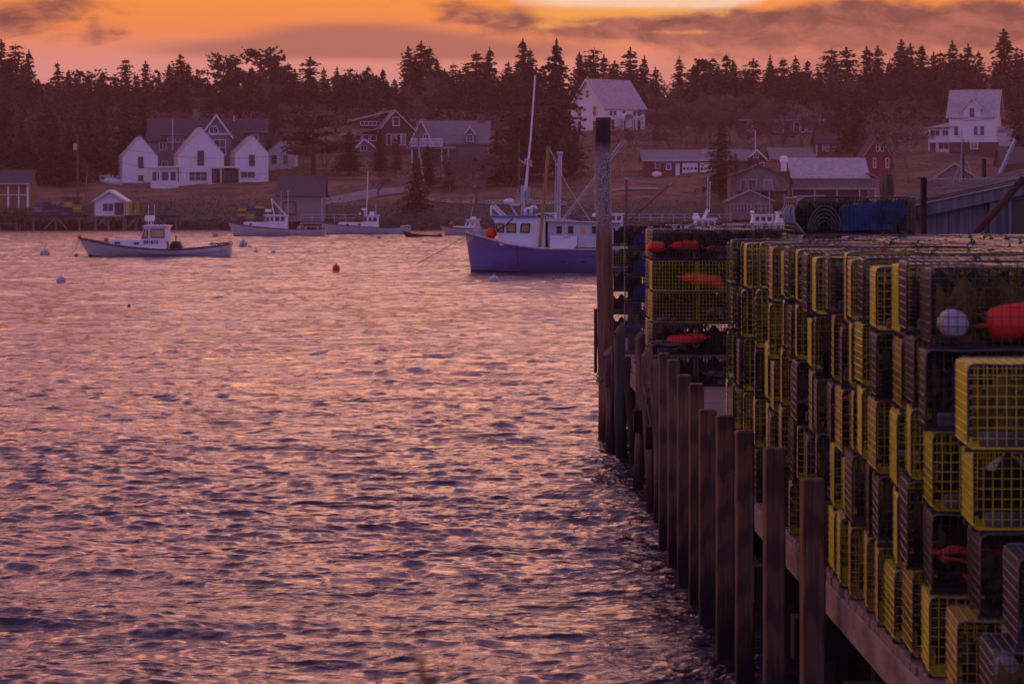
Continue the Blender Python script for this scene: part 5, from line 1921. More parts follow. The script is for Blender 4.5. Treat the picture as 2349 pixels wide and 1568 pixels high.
def grain(nt, col, b):
    w = nt.nodes.new('ShaderNodeTexWave')
    w.wave_type = 'RINGS'
    w.rings_direction = 'X'
    w.inputs['Scale'].default_value = 9
    w.inputs['Distortion'].default_value = 6
    w.inputs['Detail'].default_value = 3
    w.inputs['Detail Scale'].default_value = .6
    oi = nt.nodes.new('ShaderNodeObjectInfo')
    ad = nt.nodes.new('ShaderNodeVectorMath')
    ad.operation = 'ADD'
    nt.links.new(coords(nt, 'Object', (1, 1, .10)), ad.inputs[0])
    nt.links.new(oi.outputs['Random'], ad.inputs[1])
    nt.links.new(ad.outputs[0], w.inputs['Vector'])
    col = mixc(nt, E(nt, w.outputs['Fac']).ss(.3, .9) * .6, col, (.035, .022, .018))
    s_ = noise(nt, coords(nt, 'Object', (38, 38, 1.3)), 1.0, 4, .6)
    col = mixc(nt, s_.ss(.46, .66) * .75, col, (.045, .026, .02))
    col = mixc(nt, noise(nt, coords(nt, 'Object', (3, 3, .8)), 1.0, 4).ss(.50, .70) * .6, col, (.16, .125, .12))
    k = noise(nt, coords(nt, 'Object', (9, 9, 2.2)), 1.0, 2)
    col = mixc(nt, k.ss(.70, .76), col, (.02, .013, .011))
    return wet(nt, col, b)


m_post = M('timber_post', (.20, .105, .058), .8, (.12, .064, .038), 3, (4, 4, .35), .2, extra=grain, bump=.25)
m_pile = M('old_pile', (.19, .12, .085), .9, (.075, .046, .034), 5, (3, 3, .35), .15, extra=wet, bump=.6)
m_pile_g = M('greenish_pile', (.085, .085, .06), .9, (.05, .048, .038), 4, (3, 3, .35), .15, extra=wet, bump=.6)
m_pile_d = M('dark_pile', (.06, .042, .036), .9, (.035, .026, .023), 4, (3, 3, .35), .15, extra=wet, bump=.6)


def lichen(nt, col, b):
    sepn = nt.nodes.new('ShaderNodeSeparateXYZ')
    nt.links.new(coords(nt, 'Object'), sepn.inputs[0])
    z = E(nt, sepn.outputs[2])
    f = noise(nt, coords(nt, 'Object', (1, 1, .7)), 58, 3, .6)
    g = noise(nt, coords(nt, 'Object', (1, 1, .4)), 6, 3)
    band = z.ss(2.9, 3.4) * (1.0 - (z + g * .3).ss(4.35, 4.7))
    col = mixc(nt, ((f - .5) * 5.0 + (g - .5) * 1.5 + .28).ss(0, .6) * band, col, (.31, .29, .30))
    col = mixc(nt, (z + g * .5).ss(4.5, 4.75) * (1.0 - (g).ss(.55, .7)) * .85, col, (.018, .014, .013))
    return wet(nt, col, b)


m_tall = M('tall_pile_wood', (.25, .125, .075), .9, (.12, .06, .04), 5, (3, 3, .25), .2, extra=lichen, bump=.6)
m_deck = M('deck_plank', (.24, .165, .135), .85, (.14, .095, .08), 4, (.4, 5, 2), .2, bump=.4)
m_edge = M('edge_board', (.25, .18, .155), .85, (.13, .09, .08), 3, (4, .6, 2), .2, bump=.5)

pier = thing('pier', 'old timber lobster pier with plank deck running out along the right', 'pier', (edge(0), 0, DECK), PR)
mb = MB()
y = 8.6
while y < 51:
    w = .145 + rnd.uniform(-.01, .01)
    mb.cham(.012 + rnd.uniform(-.012, .008), 8.2, y, y + w - .012, -.045, rnd.uniform(-.004, .003), .006)
    y += w
mb.build('deck', m_deck, pier)
y = 8.6
while y < 50.6:
    L = rnd.uniform(3.2, 4.4)
    MB().cham(.0, .08, y, min(y + L - .02, 51), -.235, -.05, .008).build('edge_board', m_edge, pier)
    y += L
mb = MB()
for x in (.9, 1.8, 2.7, 3.6, 4.5, 5.4, 6.3, 7.2, 8.0):
    mb.box(x, x + .12, 8.6, 51, -.29, -.052)
mb.build('stringer', m_wood_d, pier)
y = 10.2
while y < 50.5:
    MB().box(-.16 if y < 38 else .02, 8.1, y, y + .24, -.56, -.305).build('cap_beam', m_pile_d, pier)
    for x in (.45, 2.6, 5.0, 7.4):
        MB().tube([(x, y + .12, -5), (x, y + .12, -.565)], .13, 9).build('pile', m_pile_d, pier)
    y += 2.6

# square fender posts: left edge in the picture, top row
POSTS = [(1840, 1100, 55, 'nearest'), (1755, 1028, 48, 'second nearest'), (1690, 988, 41, 'third nearest'), (1645, 953, 40, 'fourth nearest'), (1605, 940, 39, 'fifth nearest'),
         (1582, 880, 33, 'sixth nearest'), (1555, 860, 32, 'seventh nearest'), (1533, 825, 27, 'eighth nearest'), (1512, 810, 26, 'farthest')]
PY_ = []
for (x, yt, wpx, w_) in POSTS:
    Y = 1.88 / ((x - 1174.5) / F + PR)
    wd_ = wpx * Y / F
    ztop = CAMZ - (yt - 472) / F * Y
    X = (x - 1174.5) / F * Y
    o = thing('timber_post', f'square sawn timber fender post, {w_} in the row along the pier edge', 'timber post', (X, Y, 0), PR + rnd.uniform(-.02, .02), 'square posts along the pier edge')
    p = MB().cham(0, wd_, 0, .15, -3, ztop, .011).build('post', m_post, o)
    PY_.append((X, Y))
for i, (za, zb) in ((7, (.55, .25)), (5, (.60, .42)), (2, (.45, .30))):
    if i + 1 < len(PY_):
        (xa, ya), (xb, yb) = PY_[i], PY_[i + 1]
        mb = MB().beam((xb + .15 - edge(0) + PR * yb, yb, za - DECK + .5), (xa + .15 - edge(0) + PR * ya, ya + .1, zb - DECK + .5), .05, .22)
        mb.build('cross_brace', m_post, pier)


def pile(xt, yt, xb, Y, wpx, mat, label, knots=3, top='flat', seed=1, name='wooden_pile', base=None):
    r = random.Random(seed)
    s = Y / F
    wl = 472 + CAMZ / s
    o = thing(name, label, 'pile', ((xb - 1174.5) * s, Y, 0))
    H = CAMZ - (yt - 472) * s
    dx_ = (xt - xb) * s
    rad = wpx * s / 2
    n, m = 18, 26
    vs_ = []
    zs = [-3] + [H * k / m for k in range(m + 1)]
    ph = [r.uniform(0, 6.28) for _ in range(6)]
    for z in zs:
        t = z / H
        for k in range(n):
            a = 2 * PI * k / n
            q = rad * (1.05 - .10 * t) * (1 + .05 * math.sin(3 * a + ph[0] + t * 3) + .035 * math.sin(5 * a + ph[1] - t * 6) + .03 * math.sin(7 * t * 3 + ph[2] + a))
            cx = dx_ * max(t, -.2) + .02 * math.sin(t * 4 + ph[3])
            zz = z
            if z == zs[-1] and top == 'slant':
                zz += rad * 1.1 * math.cos(a - .6)
            vs_.append((cx + q * math.cos(a), q * math.sin(a), zz))
    fs = []
    for i in range(len(zs) - 1):
        for k in range(n):
            l = (k + 1) % n
            fs.append((i * n + k, i * n + l, (i + 1) * n + l, (i + 1) * n + k))
    c = len(vs_)
    vs_.append((dx_, 0, H + (0 if top != 'round' else rad * .3)))
    for k in range(n):
        fs.append(((len(zs) - 1) * n + k, (len(zs) - 1) * n + (k + 1) % n, c))
    MB().add(vs_, fs).build('pile', mat, o, True)
    if knots:
        mb = MB()
        for k in range(knots):
            z = r.uniform(.4, H - .2)
            a = r.uniform(PI, 2 * PI)
            mb.sphere((dx_ * z / H + rad * math.cos(a) * .95, rad * math.sin(a) * .95, z), rad * .28, 8, 6)
        mb.build('knot', mat, o, True)
    return o, rad, s


o, rad, s_ = pile(1386.5, 270, 1389, 44.6, 37, m_tall, 'tallest pile, speckled with pale lichen, dark at its top, at the pier end', 0)
mb = MB()
for k in range(3):
    z = CAMZ - (862 + k * 3 - 472) * s_
    mb.tube([((rad + .014) * math.cos(a) + .0, (rad + .014) * math.sin(a), z + .05 * math.sin(a * 1.0 + k)) for a in [j * PI / 8 for j in range(16)]], .010, 5, closed=True)
mb.build('rope_lashing', m_rope, o)
MB().box(-rad - .05, -rad - .005, -.06, .06, CAMZ - (855 - 472) * s_, CAMZ - (708 - 472) * s_).build('fender_board', m_pile_d, o)
pile(1397, 806, 1400, 42.3, 25, m_pile, 'pale lavender grey pile just right of the tallest pile', 1, 'slant', 2)
pile(1418, 752, 1428, 40.8, 26, m_pile_g, 'greenish pile with a slanted top behind the pale pile', 1, 'slant', 3)
pile(1441, 818, 1452, 40.2, 21, m_pile_d, 'dark leaning pile right of the greenish pile', 0, 'flat', 4)
pile(1468, 768, 1464, 36.4, 22, m_pile, 'weathered pile with a cut top in front of the blue grey traps', 4, 'slant', 5)
o, rad, s_ = pile(1487, 806, 1494, 34.4, 27, m_pile, 'knotty gnarled pile wrapped with old rope beside the square posts', 6, 'slant', 6)
mb = MB()
for k in range(4):
    z = CAMZ - (868 + k * 5 - 472) * s_
    mb.tube([((rad + .016) * math.cos(a), (rad + .016) * math.sin(a), z + .06 * math.sin(a + k * .5)) for a in [j * PI / 8 for j in range(16)]], .011, 5, closed=True)
mb.tube([(-.1, -rad - .02, CAMZ - (880 - 472) * s_), (-.02, -rad - .03, CAMZ - (960 - 472) * s_), (.06, -rad - .03, CAMZ - (1040 - 472) * s_)], .010, 5)
mb.build('rope_lashing', m_rope, o)
pile(1504, 826, 1506, 32.6, 19, m_pile, 'slim pile squeezed between the knotty pile and the first square post', 2, 'flat', 7)
pile(2032, 400, 2032, 47, 35, m_pile, 'broad grey pile top standing behind the blue topped traps', 0, 'flat', 8)

# ------------------------------------------------------------------ lobster traps
TL, TW, TH = 1.22, .53, .357
WR = .0019


def wire_mesh(variant):
    mb = MB()
    r = .022
    prof_ = []
    for (cx, cz, a0) in ((r, r, PI), (TL - r, r, 1.5 * PI), (TL - r, TH - r, 0), (r, TH - r, .5 * PI)):
        for k in range(4):
            a = a0 + .5 * PI * k / 3
            prof_.append((cx + r * math.cos(a), cz + r * math.sin(a)))
    ny = 13
    for j in range(ny + 1):
        y_ = TW * j / ny
        if variant == 1 and j % 2 == 1:
            # every second wire stops half way down the end
            mb.tube([(0, y_, TH * .55)] + [(a, y_, b) for a, b in prof_[12:16][::-1]] + [(TL - r, y_, TH)] + [(a, y_, b) for a, b in prof_[8:12][::-1]] + [(TL, y_, TH * .4)], WR, 3, caps=False)
        else:
            mb.tube([(a, y_, b) for a, b in prof_], [.0029 if a < .2 or a > TL - .2 else WR for a, b in prof_], 3, closed=True)
    per = [Vector((a, 0, b)) for a, b in prof_]
    tot = []
    for a, b in zip(per, per[1:] + per[:1]):
        tot.append((b - a).length)
    P = sum(tot)
    n = int(P / .0405)
    i, acc = 0, 0
    for k in range(n):
        d = P * k / n
        while acc + tot[i] < d:
            acc += tot[i]
            i += 1
        q = per[i].lerp(per[(i + 1) % len(per)], (d - acc) / tot[i])
        c_ = Vector((TL / 2, 0, TH / 2))
        ox = -.004 if q.x < .03 else (.004 if q.x > TL - .03 else 0)
        oz = -.004 if q.z < .03 else (.004 if q.z > TH - .03 else 0)
        mb.tube([(q.x + ox, -.004, q.z + oz), (q.x + ox, TW + .004, q.z + oz)], .0030 if ox else .0019, 5, caps=False)
    for y_ in (-.0035, TW + .0035):
        nx, nz = 30, 8
        for k in range(1, nx):
            x_ = TL * k / nx
            mb.tube([(x_, y_, .006), (x_, y_, TH - .006)], WR, 3, caps=False)
        for k in range(1, nz):
            z_ = TH * k / nz
            if variant == 1 and k in (2, 3):
                mb.tube([(.006, y_, z_), (TL * .55, y_, z_)], WR, 3, caps=False)
                mb.tube([(TL * .8, y_, z_), (TL - .006, y_, z_)], WR, 3, caps=False)
            else:
                mb.tube([(.006, y_, z_), (TL - .006, y_, z_)], WR, 3, caps=False)
    # the inner partition between kitchen and parlour
    for k in range(1, 13, 2):
        mb.tube([(TL * .46, TW * k / 13, .01), (TL * .46, TW * k / 13, TH - .01)], WR, 3, caps=False)
    for k in range(1, 8, 2):
        mb.tube([(TL * .46, 0, TH * k / 8), (TL * .46, TW, TH * k / 8)], WR, 3, caps=False)
    return mb.mesh('wire_cage', True)


def edge_mesh(seed):
    r = random.Random(seed)
    mb = MB()
    for y_ in (-.004, TW + .004):
        pts = [(.0, y_, .03), (-.002, y_, TH - .03), (.006, y_, TH - .006), (.025, y_, TH + .004)]
        for k in range(1, 7):
            pts.append((TL * k / 7, y_, TH + .002 + r.uniform(-.004, .006)))
        pts += [(TL - .045, y_, TH + .002), (TL, y_, TH - .05), (TL, y_, .03)]
        mb.tube(pts, .0042, 5)
    for x_ in (.30, .88):
        mb.tube([(x_, 0, TH + .006), (x_ + .01, TW * .5, TH + .009), (x_, TW, TH + .006)], .004, 4)
    return mb.mesh('edge_binding', True)


def net_mesh(seed):
    r = random.Random(seed)
    mb = MB()

    def cone(cx, y0, y1, w, h_, w1, h1, cz):
        n, m = 14, 6
        P = lambda k, j: (cx + (w + (w1 - w) * (j / m) ** .8) * math.cos(k * 2 * PI / n), y0 + (y1 - y0) * j / m, cz + (h_ + (h1 - h_) * (j / m) ** .8) * math.sin(k * 2 * PI / n) + r.uniform(-.006, .006))
        for k in range(n):
            for sg in (1, -1):
                mb.tube([P(k + sg * j * .5, j) for j in range(m + 1)], .0022, 3, caps=False)
        mb.tube([P(k, m) for k in range(n)], .004, 4, closed=True)
    cone(TL * .26, .01, TW * .42, .20, .15, .07, .06, TH * .5)
    cone(TL * .26, TW - .01, TW * .58, .20, .15, .07, .06, TH * .5)
    # parlour head: a sloping sheet of diamonds
    for k in range(-8, 15):
        for sg in (1, -1):
            pts = []
            for j in range(9):
                y_ = TW * j / 8
                t = (k + sg * j * .75) / 14
                if 0 <= t <= 1:
                    x_ = TL * .47 + .34 * t
                    pts.append((x_, y_, TH * (.12 + .75 * t * t) + .02 * math.sin(y_ * 9)))
            if len(pts) > 1:
                mb.tube(pts, .0022, 3, caps=False)
    # solid sheets for dense twine, added so the trap interior goes dark
    for (xa, xb, yc, zt) in ((.05, .52, .30, .86), (.58, 1.17, .24, .94)):
        n, m = 14, 5
        vs_ = []
        for i in range(n + 1):
            for j in range(m + 1):
                x_ = xa + (xb - xa) * i / n
                z_ = .008 + TH * zt * j / m * (.86 + .14 * math.sin(i * 1.3 + yc * 9))
                vs_.append((x_, yc + .05 * math.sin(i * .9 + j * .7) + r.uniform(-.008, .008), z_))
        mb.add(vs_, [(i * (m + 1) + j, (i + 1) * (m + 1) + j, (i + 1) * (m + 1) + j + 1, i * (m + 1) + j + 1) for i in range(n) for j in range(m)])
    return mb.mesh('netting_head')


CAGE = [wire_mesh(0), wire_mesh(1)]
EDGE = [edge_mesh(1), edge_mesh(2)]
NET = net_mesh(3)
RUN = MB().cham(-.005, TL + .005, -.016, .016, -.022, 0, .004).mesh('runner')
VENT = MB().box(-.10, .10, -.014, -.006, -.065, -.045).box(-.10, .10, -.014, -.006, .045, .065).box(-.10, -.08, -.014, -.006, -.045, .045).box(.08, .10, -.014, -.006, -.045, .045).box(-.08, .08, -.013, -.007, -.006, .006).mesh('escape_vent')
BRICK = MB().cham(-.12, .12, -.05, .05, 0, .055, .006).mesh('weight_brick')
r_ = random.Random(9)
mb = MB()
pts = []
for k in range(150):
    a = k * .42
    q = .10 + .05 * math.sin(k * .31) + r_.uniform(-.012, .012)
    pts.append((q * 1.5 * math.cos(a), q * .95 * math.sin(a), .02 + .10 * abs(math.sin(k * .053 + 1)) + r_.uniform(-.012, .02)))
ROPE = MB().tube(pts, .0085, 5).mesh('rope_coil', True)
BUOY = MB().lathe([(.010, -.20), (.012, -.16), (.03, -.155), (.055, -.13), (.074, -.08), (.080, 0), (.080, .10), (.072, .14), (.05, .155), (.012, .16), (.010, .20), (.003, .203)], 18, (0, 0, 0), 'x').mesh('pot_buoy', True)
DISC = MB().lathe([(.010, -.105), (.05, -.10), (.066, -.085), (.070, -.05), (.070, .05), (.066, .085), (.05, .10), (.010, .105)], 20, (0, 0, 0), 'y').mesh('pot_buoy', True)
KNOT = MB().tube([(-.03, 0, .0), (-.01, .01, .018), (.015, -.01, .012), (.02, .012, .022), (-.015, -.008, .026), (.0, .0, .04), (.03, .02, .05)], .007, 5).mesh('rope_tie', True)


def wire_mat(name, c, c2, rough=.22):
    m = M(name, c, rough, c2, 9, None, .6, lo=.45, hi=.7)
    return m


MW = {'yellow': wire_mat('yellow_wire', (.60, .53, .005), (.42, .37, .008)),
      'yellow2': wire_mat('aged_yellow_wire', (.44, .32, .02), (.20, .13, .03), .35),
      'black': wire_mat('black_wire', (.007, .0065, .008), (.013, .011, .012), .24),
      'grey': wire_mat('grey_wire', (.03, .025, .029), (.07, .055, .05), .35),
      'brown': wire_mat('brown_wire', (.08, .042, .026), (.13, .075, .05), .45),
      'blue': wire_mat('blue_grey_wire', (.07, .09, .22), (.10, .11, .20), .45),
      'lav': wire_mat('pale_wire', (.34, .28, .32), (.26, .2, .22), .5)}
CN = {'yellow': 'bright yellow', 'yellow2': 'browned yellow', 'black': 'black', 'grey': 'dull grey', 'brown': 'rusty brown', 'blue': 'blue grey', 'lav': 'pale lilac'}
m_edgew = M('edge_binding', (.11, .085, .09), .45, (.06, .045, .045), 14, None, .5)
m_runner = M('trap_runner', (.075, .05, .042), .85, (.04, .028, .024), 5, (1, 6, 6))
m_net_y = M('yellow_net', (.12, .085, .012), .85, (.07, .05, .011), 12)
m_net_b = M('brown_net', (.028, .019, .012), .9, (.018, .012, .009), 12)
m_brickw = M('concrete_brick', (.09, .072, .07), .9, (.05, .04, .038), 9)
m_ropeg = M('green_rope', (.025, .10, .055), .85, (.016, .06, .035), 15)
m_roper = M('red_rope', (.34, .045, .025), .85, (.2, .03, .02), 15)
m_ropeb = M('hauling_rope', (.17, .125, .10), .9, (.08, .06, .05), 18)
LAY = {5: 'top', 4: 'second from top', 3: 'middle', 2: 'second from bottom', 1: 'bottom', 6: 'topmost'}
TRAPS = []
rt = random.Random(77)


def trap(X, Y, k, col, label, group, yaw=0.0, var=None, full=True, top=False, span=None):
    z0_, z1_ = span or ((k - 1) * .381, k * .381)
    z = DECK + .003 + z0_ + .022 * (z1_ - z0_) / .381
    o = thing('lobster_trap', label, 'lobster trap', (X, Y, z), yaw, group)
    o.scale = (1, 1, (z1_ - z0_) / .381)
    v = var if var is not None else (1 if rt.random() < .4 else 0)
    inst('wire_cage', CAGE[v], MW[col], o)
    for y_ in (.10, TW - .10):
        inst('runner', RUN, m_runner, o, (0, y_, 0))
    inst('edge_binding', EDGE[rt.randrange(2)], m_edgew, o)
    if full:
        inst('netting_head', NET, m_net_y if rt.random() < .15 else m_net_b, o)
        inst('escape_vent', VENT, m_black, o, (TL * .78, 0, TH * .45))
        inst('weight_brick', BRICK, m_brickw, o, (TL * rt.choice((.15, .75)), .12, .006))
    if top:
        for q in range(rt.choice((1, 1, 2))):
            inst('rope_tie', KNOT, m_ropeg if rt.random() < .8 else m_roper, o, (rt.uniform(.2, 1.1), rt.uniform(0, TW), TH + .004), (0, 0, rt.uniform(0, 6)), rt.uniform(.5, .95))
    TRAPS.append(o)
    return o


def put(kind, t, loc, mat, label, rot=(0, 0, 0), scale=1, group=None):
    """a loose thing lying inside a trap"""
    me = {'buoy': BUOY, 'disc': DISC, 'rope': ROPE}[kind]
    o = inst({'buoy': 'pot_buoy', 'disc': 'pot_buoy', 'rope': 'rope_coil'}[kind], me, mat, None, Vector(t.location) + Matrix.Rotation(t.rotation_euler.z, 3, 'Z') @ Vector(loc), rot, scale)
    tag(o, label, 'rope' if kind == 'rope' else 'buoy', group)
    return o


# front row, nearest stack first
YAW = R(-3.2)
cols = []
y0 = 13.75
TOPC = ['black', 'black', 'yellow', 'yellow', 'black', 'yellow2', 'yellow', 'grey', 'yellow', 'black', 'yellow', 'black', 'yellow', 'yellow2', 'grey', 'yellow', 'grey', 'yellow', 'yellow', 'black', 'yellow', 'brown', 'yellow', 'yellow2', 'yellow', 'black']
S2 = ['black', 'black', 'yellow2', 'black', 'yellow', 'yellow', 'grey', 'yellow2', 'black', 'yellow', 'yellow', 'black', 'yellow', 'yellow', 'grey', 'yellow', 'brown', 'yellow', 'brown', 'black', 'yellow', 'yellow', 'brown', 'yellow', 'yellow', 'yellow2']
put_plan = []
for n in range(21):
    Yc = y0 + n * .541
    dxc = rt.uniform(-.012, .02)
    hs = [rt.uniform(.87, 1.13) for _ in range(5)]
    if n == 0:
        hs = [1.0] * 5
    tot_ = 5 * .381 * rt.uniform(.985, 1.015) / sum(hs)
    cum_ = [sum(hs[:q]) * tot_ for q in range(6)]
    for k in range(5, 0, -1):
        if k == 5:
            c = TOPC[n]
        elif k == 4:
            c = S2[n]
        else:
            c = rt.choice(['yellow', 'yellow', 'yellow', 'yellow2', 'yellow2', 'black', 'black', 'grey', 'brown'])
        if n == 0:
            c = ['yellow', 'black', 'yellow', 'black', 'black'][k - 1]
        X = edge(Yc) - .005 + dxc + rt.uniform(-.022, .022)
        t = trap(X, Yc + rt.uniform(-.015, .015), k, c, f'{CN[c]} lobster trap, {LAY[k]}, {nth(n + 3)} pier stack from the near end', 'traps stacked five high along the pier edge',
                 YAW + R(rt.uniform(-2.2, 1.5)), top=(k == 5), span=(cum_[k - 1], cum_[k]))
        where = f'the {LAY[k]} trap of the {nth(n + 3)} pier stack'
        if n == 0 and k == 5:
            put('disc', t, (.11, .10, .10), m_wbuoy, 'dirty white buoy seen end on inside the nearest black top trap', scale=.95)
            put('buoy', t, (.47, .11, .115), m_oran, 'large bright red buoy lying inside the nearest black top trap', (0, R(7), R(180 - 4)), (1.25, 1.1, 1.1))
            put('rope', t, (.45, .34, .02), m_ropeb, 'coil of rope behind the large red buoy in the nearest top trap')
        else:
            q = rt.random()
            if q < .62:
                put('rope', t, (rt.uniform(.22, .75), .27, .015), rt.choice((m_ropeb, m_ropeb, m_rope, m_roper)), f'coil of hauling rope inside {where}', (0, 0, rt.uniform(-.3, .3)), rt.uniform(.85, 1.25), 'rope coils in the traps')
            if q < .34:
                mt, nm = rt.choice(((m_wbuoy, 'white'), (m_wbuoy, 'white'), (m_wbuoy, 'white'), (m_pink, 'pink'), (m_redb, 'red')))
                put(rt.choice(('buoy', 'disc')), t, (rt.uniform(.30, .42), rt.uniform(.10, .16), rt.uniform(.09, .2)), mt, f'{nm} buoy inside {where}', (0, 0, rt.uniform(-.4, .4)), rt.uniform(1.0, 1.35), 'buoys in the traps')
# the stepped near end
for (Yc, top_, cs, n) in ((12.95, 4, ['yellow2', 'black', 'yellow', 'yellow'], 2), (12.05, 2, ['grey', 'grey'], 1)):
    for k in range(top_, 0, -1):
        c = cs[k - 1]
        X = edge(Yc) + .06 + {4: -.06, 3: .02, 2: .05, 1: -.05}[k]
        t = trap(X, Yc - (.35 if n == 2 and k == 4 else 0), k, c, f'{CN[c]} lobster trap, {["lowest", "second from below", "third from below", "fourth from below"][k - 1]} in the {["nearest", "second nearest"][n - 1]} stack of the pier',
                 'traps stacked along the pier edge', YAW, top=(k == top_))
        if k in (1,):
            put('disc', t, (.2, .12, .15), m_wbuoy, f'white buoy in the {["lowest", "", "third"][k - 1]} trap of the {["nearest", "second nearest"][n - 1]} pier stack')
# second row behind the front one
for n in range(18):
    Yc = 18.4 + n * .545
    for k in (5, 4, 3):
        c = rt.choice(['yellow', 'yellow', 'yellow2', 'black', 'black', 'grey', 'lav'])
        trap(edge(Yc) + 1.38 + rt.uniform(-.04, .04), Yc, k, c, f'{CN[c]} lobster trap, {LAY[k]} layer, {nth(n + 1)} from the near end, second row', 'traps in the second row on the pier',
             R(rt.uniform(-3, 3)), full=(k == 5), top=(k == 5))
for n in range(6):
    Yc = 27.0 + n * .55
    for k in (5, 4):
        c = rt.choice(['yellow', 'yellow', 'yellow2', 'black'])
        trap(edge(Yc) + 2.7, Yc, k, c, f'{CN[c]} lobster trap, {LAY[k]} layer, {nth(n + 1)} from the near end, third row', 'traps in the third row on the pier', R(rt.uniform(-3, 3)), full=False, top=(k == 5))
# stack facing us across the gap in the deck
t = None
for k, c in ((5, 'black'), (4, 'yellow'), (3, 'yellow2'), (2, 'black'), (1, 'black')):
    t = trap(1.712 + rt.uniform(-.01, .01), 36.0, k, c, f'{CN[c]} lobster trap, {LAY[k]} of the lone stack beyond the open deck', 'lone stack beyond the open deck', R(1), var=0, top=(k == 5))
    if k == 5:
        put('disc', t, (.05, .1, .15), m_redb, 'red buoy pressed to the left end of the lone stack top trap', (0, 0, R(60)), .95)
        put('buoy', t, (.42, .3, .16), m_oran, 'orange buoy behind netting in the top trap of the lone stack', (0, 0, .5), (1.25, .85, .85))
    if k == 4:
        put('buoy', t, (.62, .12, .13), m_oran, 'red buoy lying in the yellow trap of the lone stack', (0, R(8), 0), (1.55, .95, .95))
    if k == 2:
        put('buoy', t, (.42, .12, .17), m_oran, 'red buoy lying low in the lone stack beyond the open deck', (0, R(6), R(180)), (1.5, .85, .85))
        put('rope', t, (.2, .14, .02), m_ropeb, 'pale rope heap beside the red buoy in the lone stack')
    if k in (5, 3, 1):
        put('rope', t, (.85, .2, .02), m_roper if k == 5 else m_ropeb, f'rope heap inside the {LAY[k]} trap of the lone stack')
for k, c in ((5, 'black'), (4, 'black'), (3, 'black'), (2, 'blue'), (1, 'blue')):
    t = trap(1.68, 44.0, k, c, f'{CN[c]} lobster trap, {LAY[k]} of the stack behind the leaning piles', 'stack behind the leaning piles', R(-1), var=0, top=(k == 5))
    if k in (5, 4, 3):
        tarp = MB().prism([(.12, .1, .01), (.15, .1, .2), (.4, .1, .30), (.8, .1, .27), (1.1, .1, .16), (1.12, .1, .01)], (0, .3, 0))
        b_ = tarp.build('bait_bag', M('blue_bag', (.02, .03, .11), .75, (.012, .018, .06), 5))
        b_.location = t.location
        tag(b_, f'dark blue bag stuffed in the {LAY[k]} trap behind the leaning piles', 'bag')
for k, c in ((5, 'black'), (4, 'yellow2'), (3, 'black'), (2, 'brown'), (1, 'brown')):
    trap(1.66, 49.6, k, c, f'{CN[c]} lobster trap, {LAY[k]} of the last stack beside the tallest pile', 'last stack beside the tallest pile', 0, var=0, top=(k == 5))
for Y_ in (36.6, 37.2, 37.8):
    for X_, q in ((1.73, 'left'), (2.98, 'right')):
        for k in (5, 4, 3, 2, 1):
            c = rt.choice(['black', 'black', 'grey', 'brown', 'yellow2'])
            trap(X_, Y_, k, c, f'{CN[c]} lobster trap, {LAY[k]}, {q} column, {nth(round((Y_ - 36) / .6))} row behind the lone stack', 'traps packed behind the lone stack', 0, var=0, full=(k > 2), top=(k == 5))
FARL = [(3.0, 42.6), (4.3, 42.6), (3.0, 43.2), (4.3, 43.2), (2.98, 44.0), (3.0, 48.8), (4.3, 49), (5.6, 43), (3.0, 49.4)]
for i, (X, Y) in enumerate(FARL):
    for k in (5, 4):
        c = rt.choice(['black', 'black', 'grey', 'brown'])
        trap(X, Y, k, c, f'{CN[c]} lobster trap, {LAY[k]}, {nth(i + 1)} stack at the far end of the pier', 'stacks at the far end of the pier', R(rt.uniform(-3, 3)), full=False, top=(k == 5))
# the traps holding up and forming the blue topped pile
for n in range(5):
    Yc = 29.2 + n * .56
    for k in (5, 4, 3, 2, 1):
        c = ['black', 'lav', 'black', 'black', 'black'][n]
        t = trap(2.92 if n else 3.3, Yc, k, c, f'{CN[c]} lobster trap, {LAY[k]} layer, {nth(n + 1)} stack under the blue topped pile', 'traps under the blue topped pile', R(rt.uniform(-2, 2)), full=(k == 5))
        if n == 1 and k == 5:
            put('buoy', t, (.80, .13, .25), m_oran, 'bright red buoy in the pale lilac trap below the blue topped pile')
for n in range(3):
    t = trap(2.87 + n * .03, 30.0 + n * .57, 6, 'black', f'black round cornered trap with looped pale ropes, {["front", "middle", "back"][n]} one of the blue topped pile', 'three black traps topping the pile', R(1.5), var=0)
    mb = MB()
    for q in range(5):
        y_ = TW * q / 4
        mb.tube([(.30, y_, TH + .012), (.10, y_, TH + .008), (.02, y_, TH - .04), (-.015 - .02 * rt.random(), y_ + .01, TH * .6), (-.01, y_ - .01, TH * .3), (.05, y_ + .02, .05), (.09, y_, -.02)], .0085, 5)
    mb.build('bridle_rope', M('pale_rope', (.30, .32, .34), .8), t, True)
    mb = MB().prism([(.42, .03, .02), (.50, .03, .27), (.80, .03, .30), (1.12, .03, .31), (1.14, .03, .20), (.98, .03, .03)], (0, .44, 0))
    b_ = mb.build('bait_bag', M('blue_tarp', (.015, .05, .16), .6, (.008, .025, .09), 4, bump=.4))
    b_.location = t.location
    b_.rotation_euler = t.rotation_euler
    tag(b_, f'blue bag folded inside the {["front", "middle", "back"][n]} black trap on the pile top', 'bag')
    if n == 0:
        mb = MB()
        for q in range(5):
            mb.tube([(.30 + (.165 - q * .022) * math.cos(a), .03 + q * .012, .02 + (.25 - q * .04) * abs(math.sin(a))) for a in [j * PI / 16 for j in range(17)]], .009, 5)
        mb.build('funnel_hoop', M('dark_hoop', (.09, .085, .09), .6), t, True)

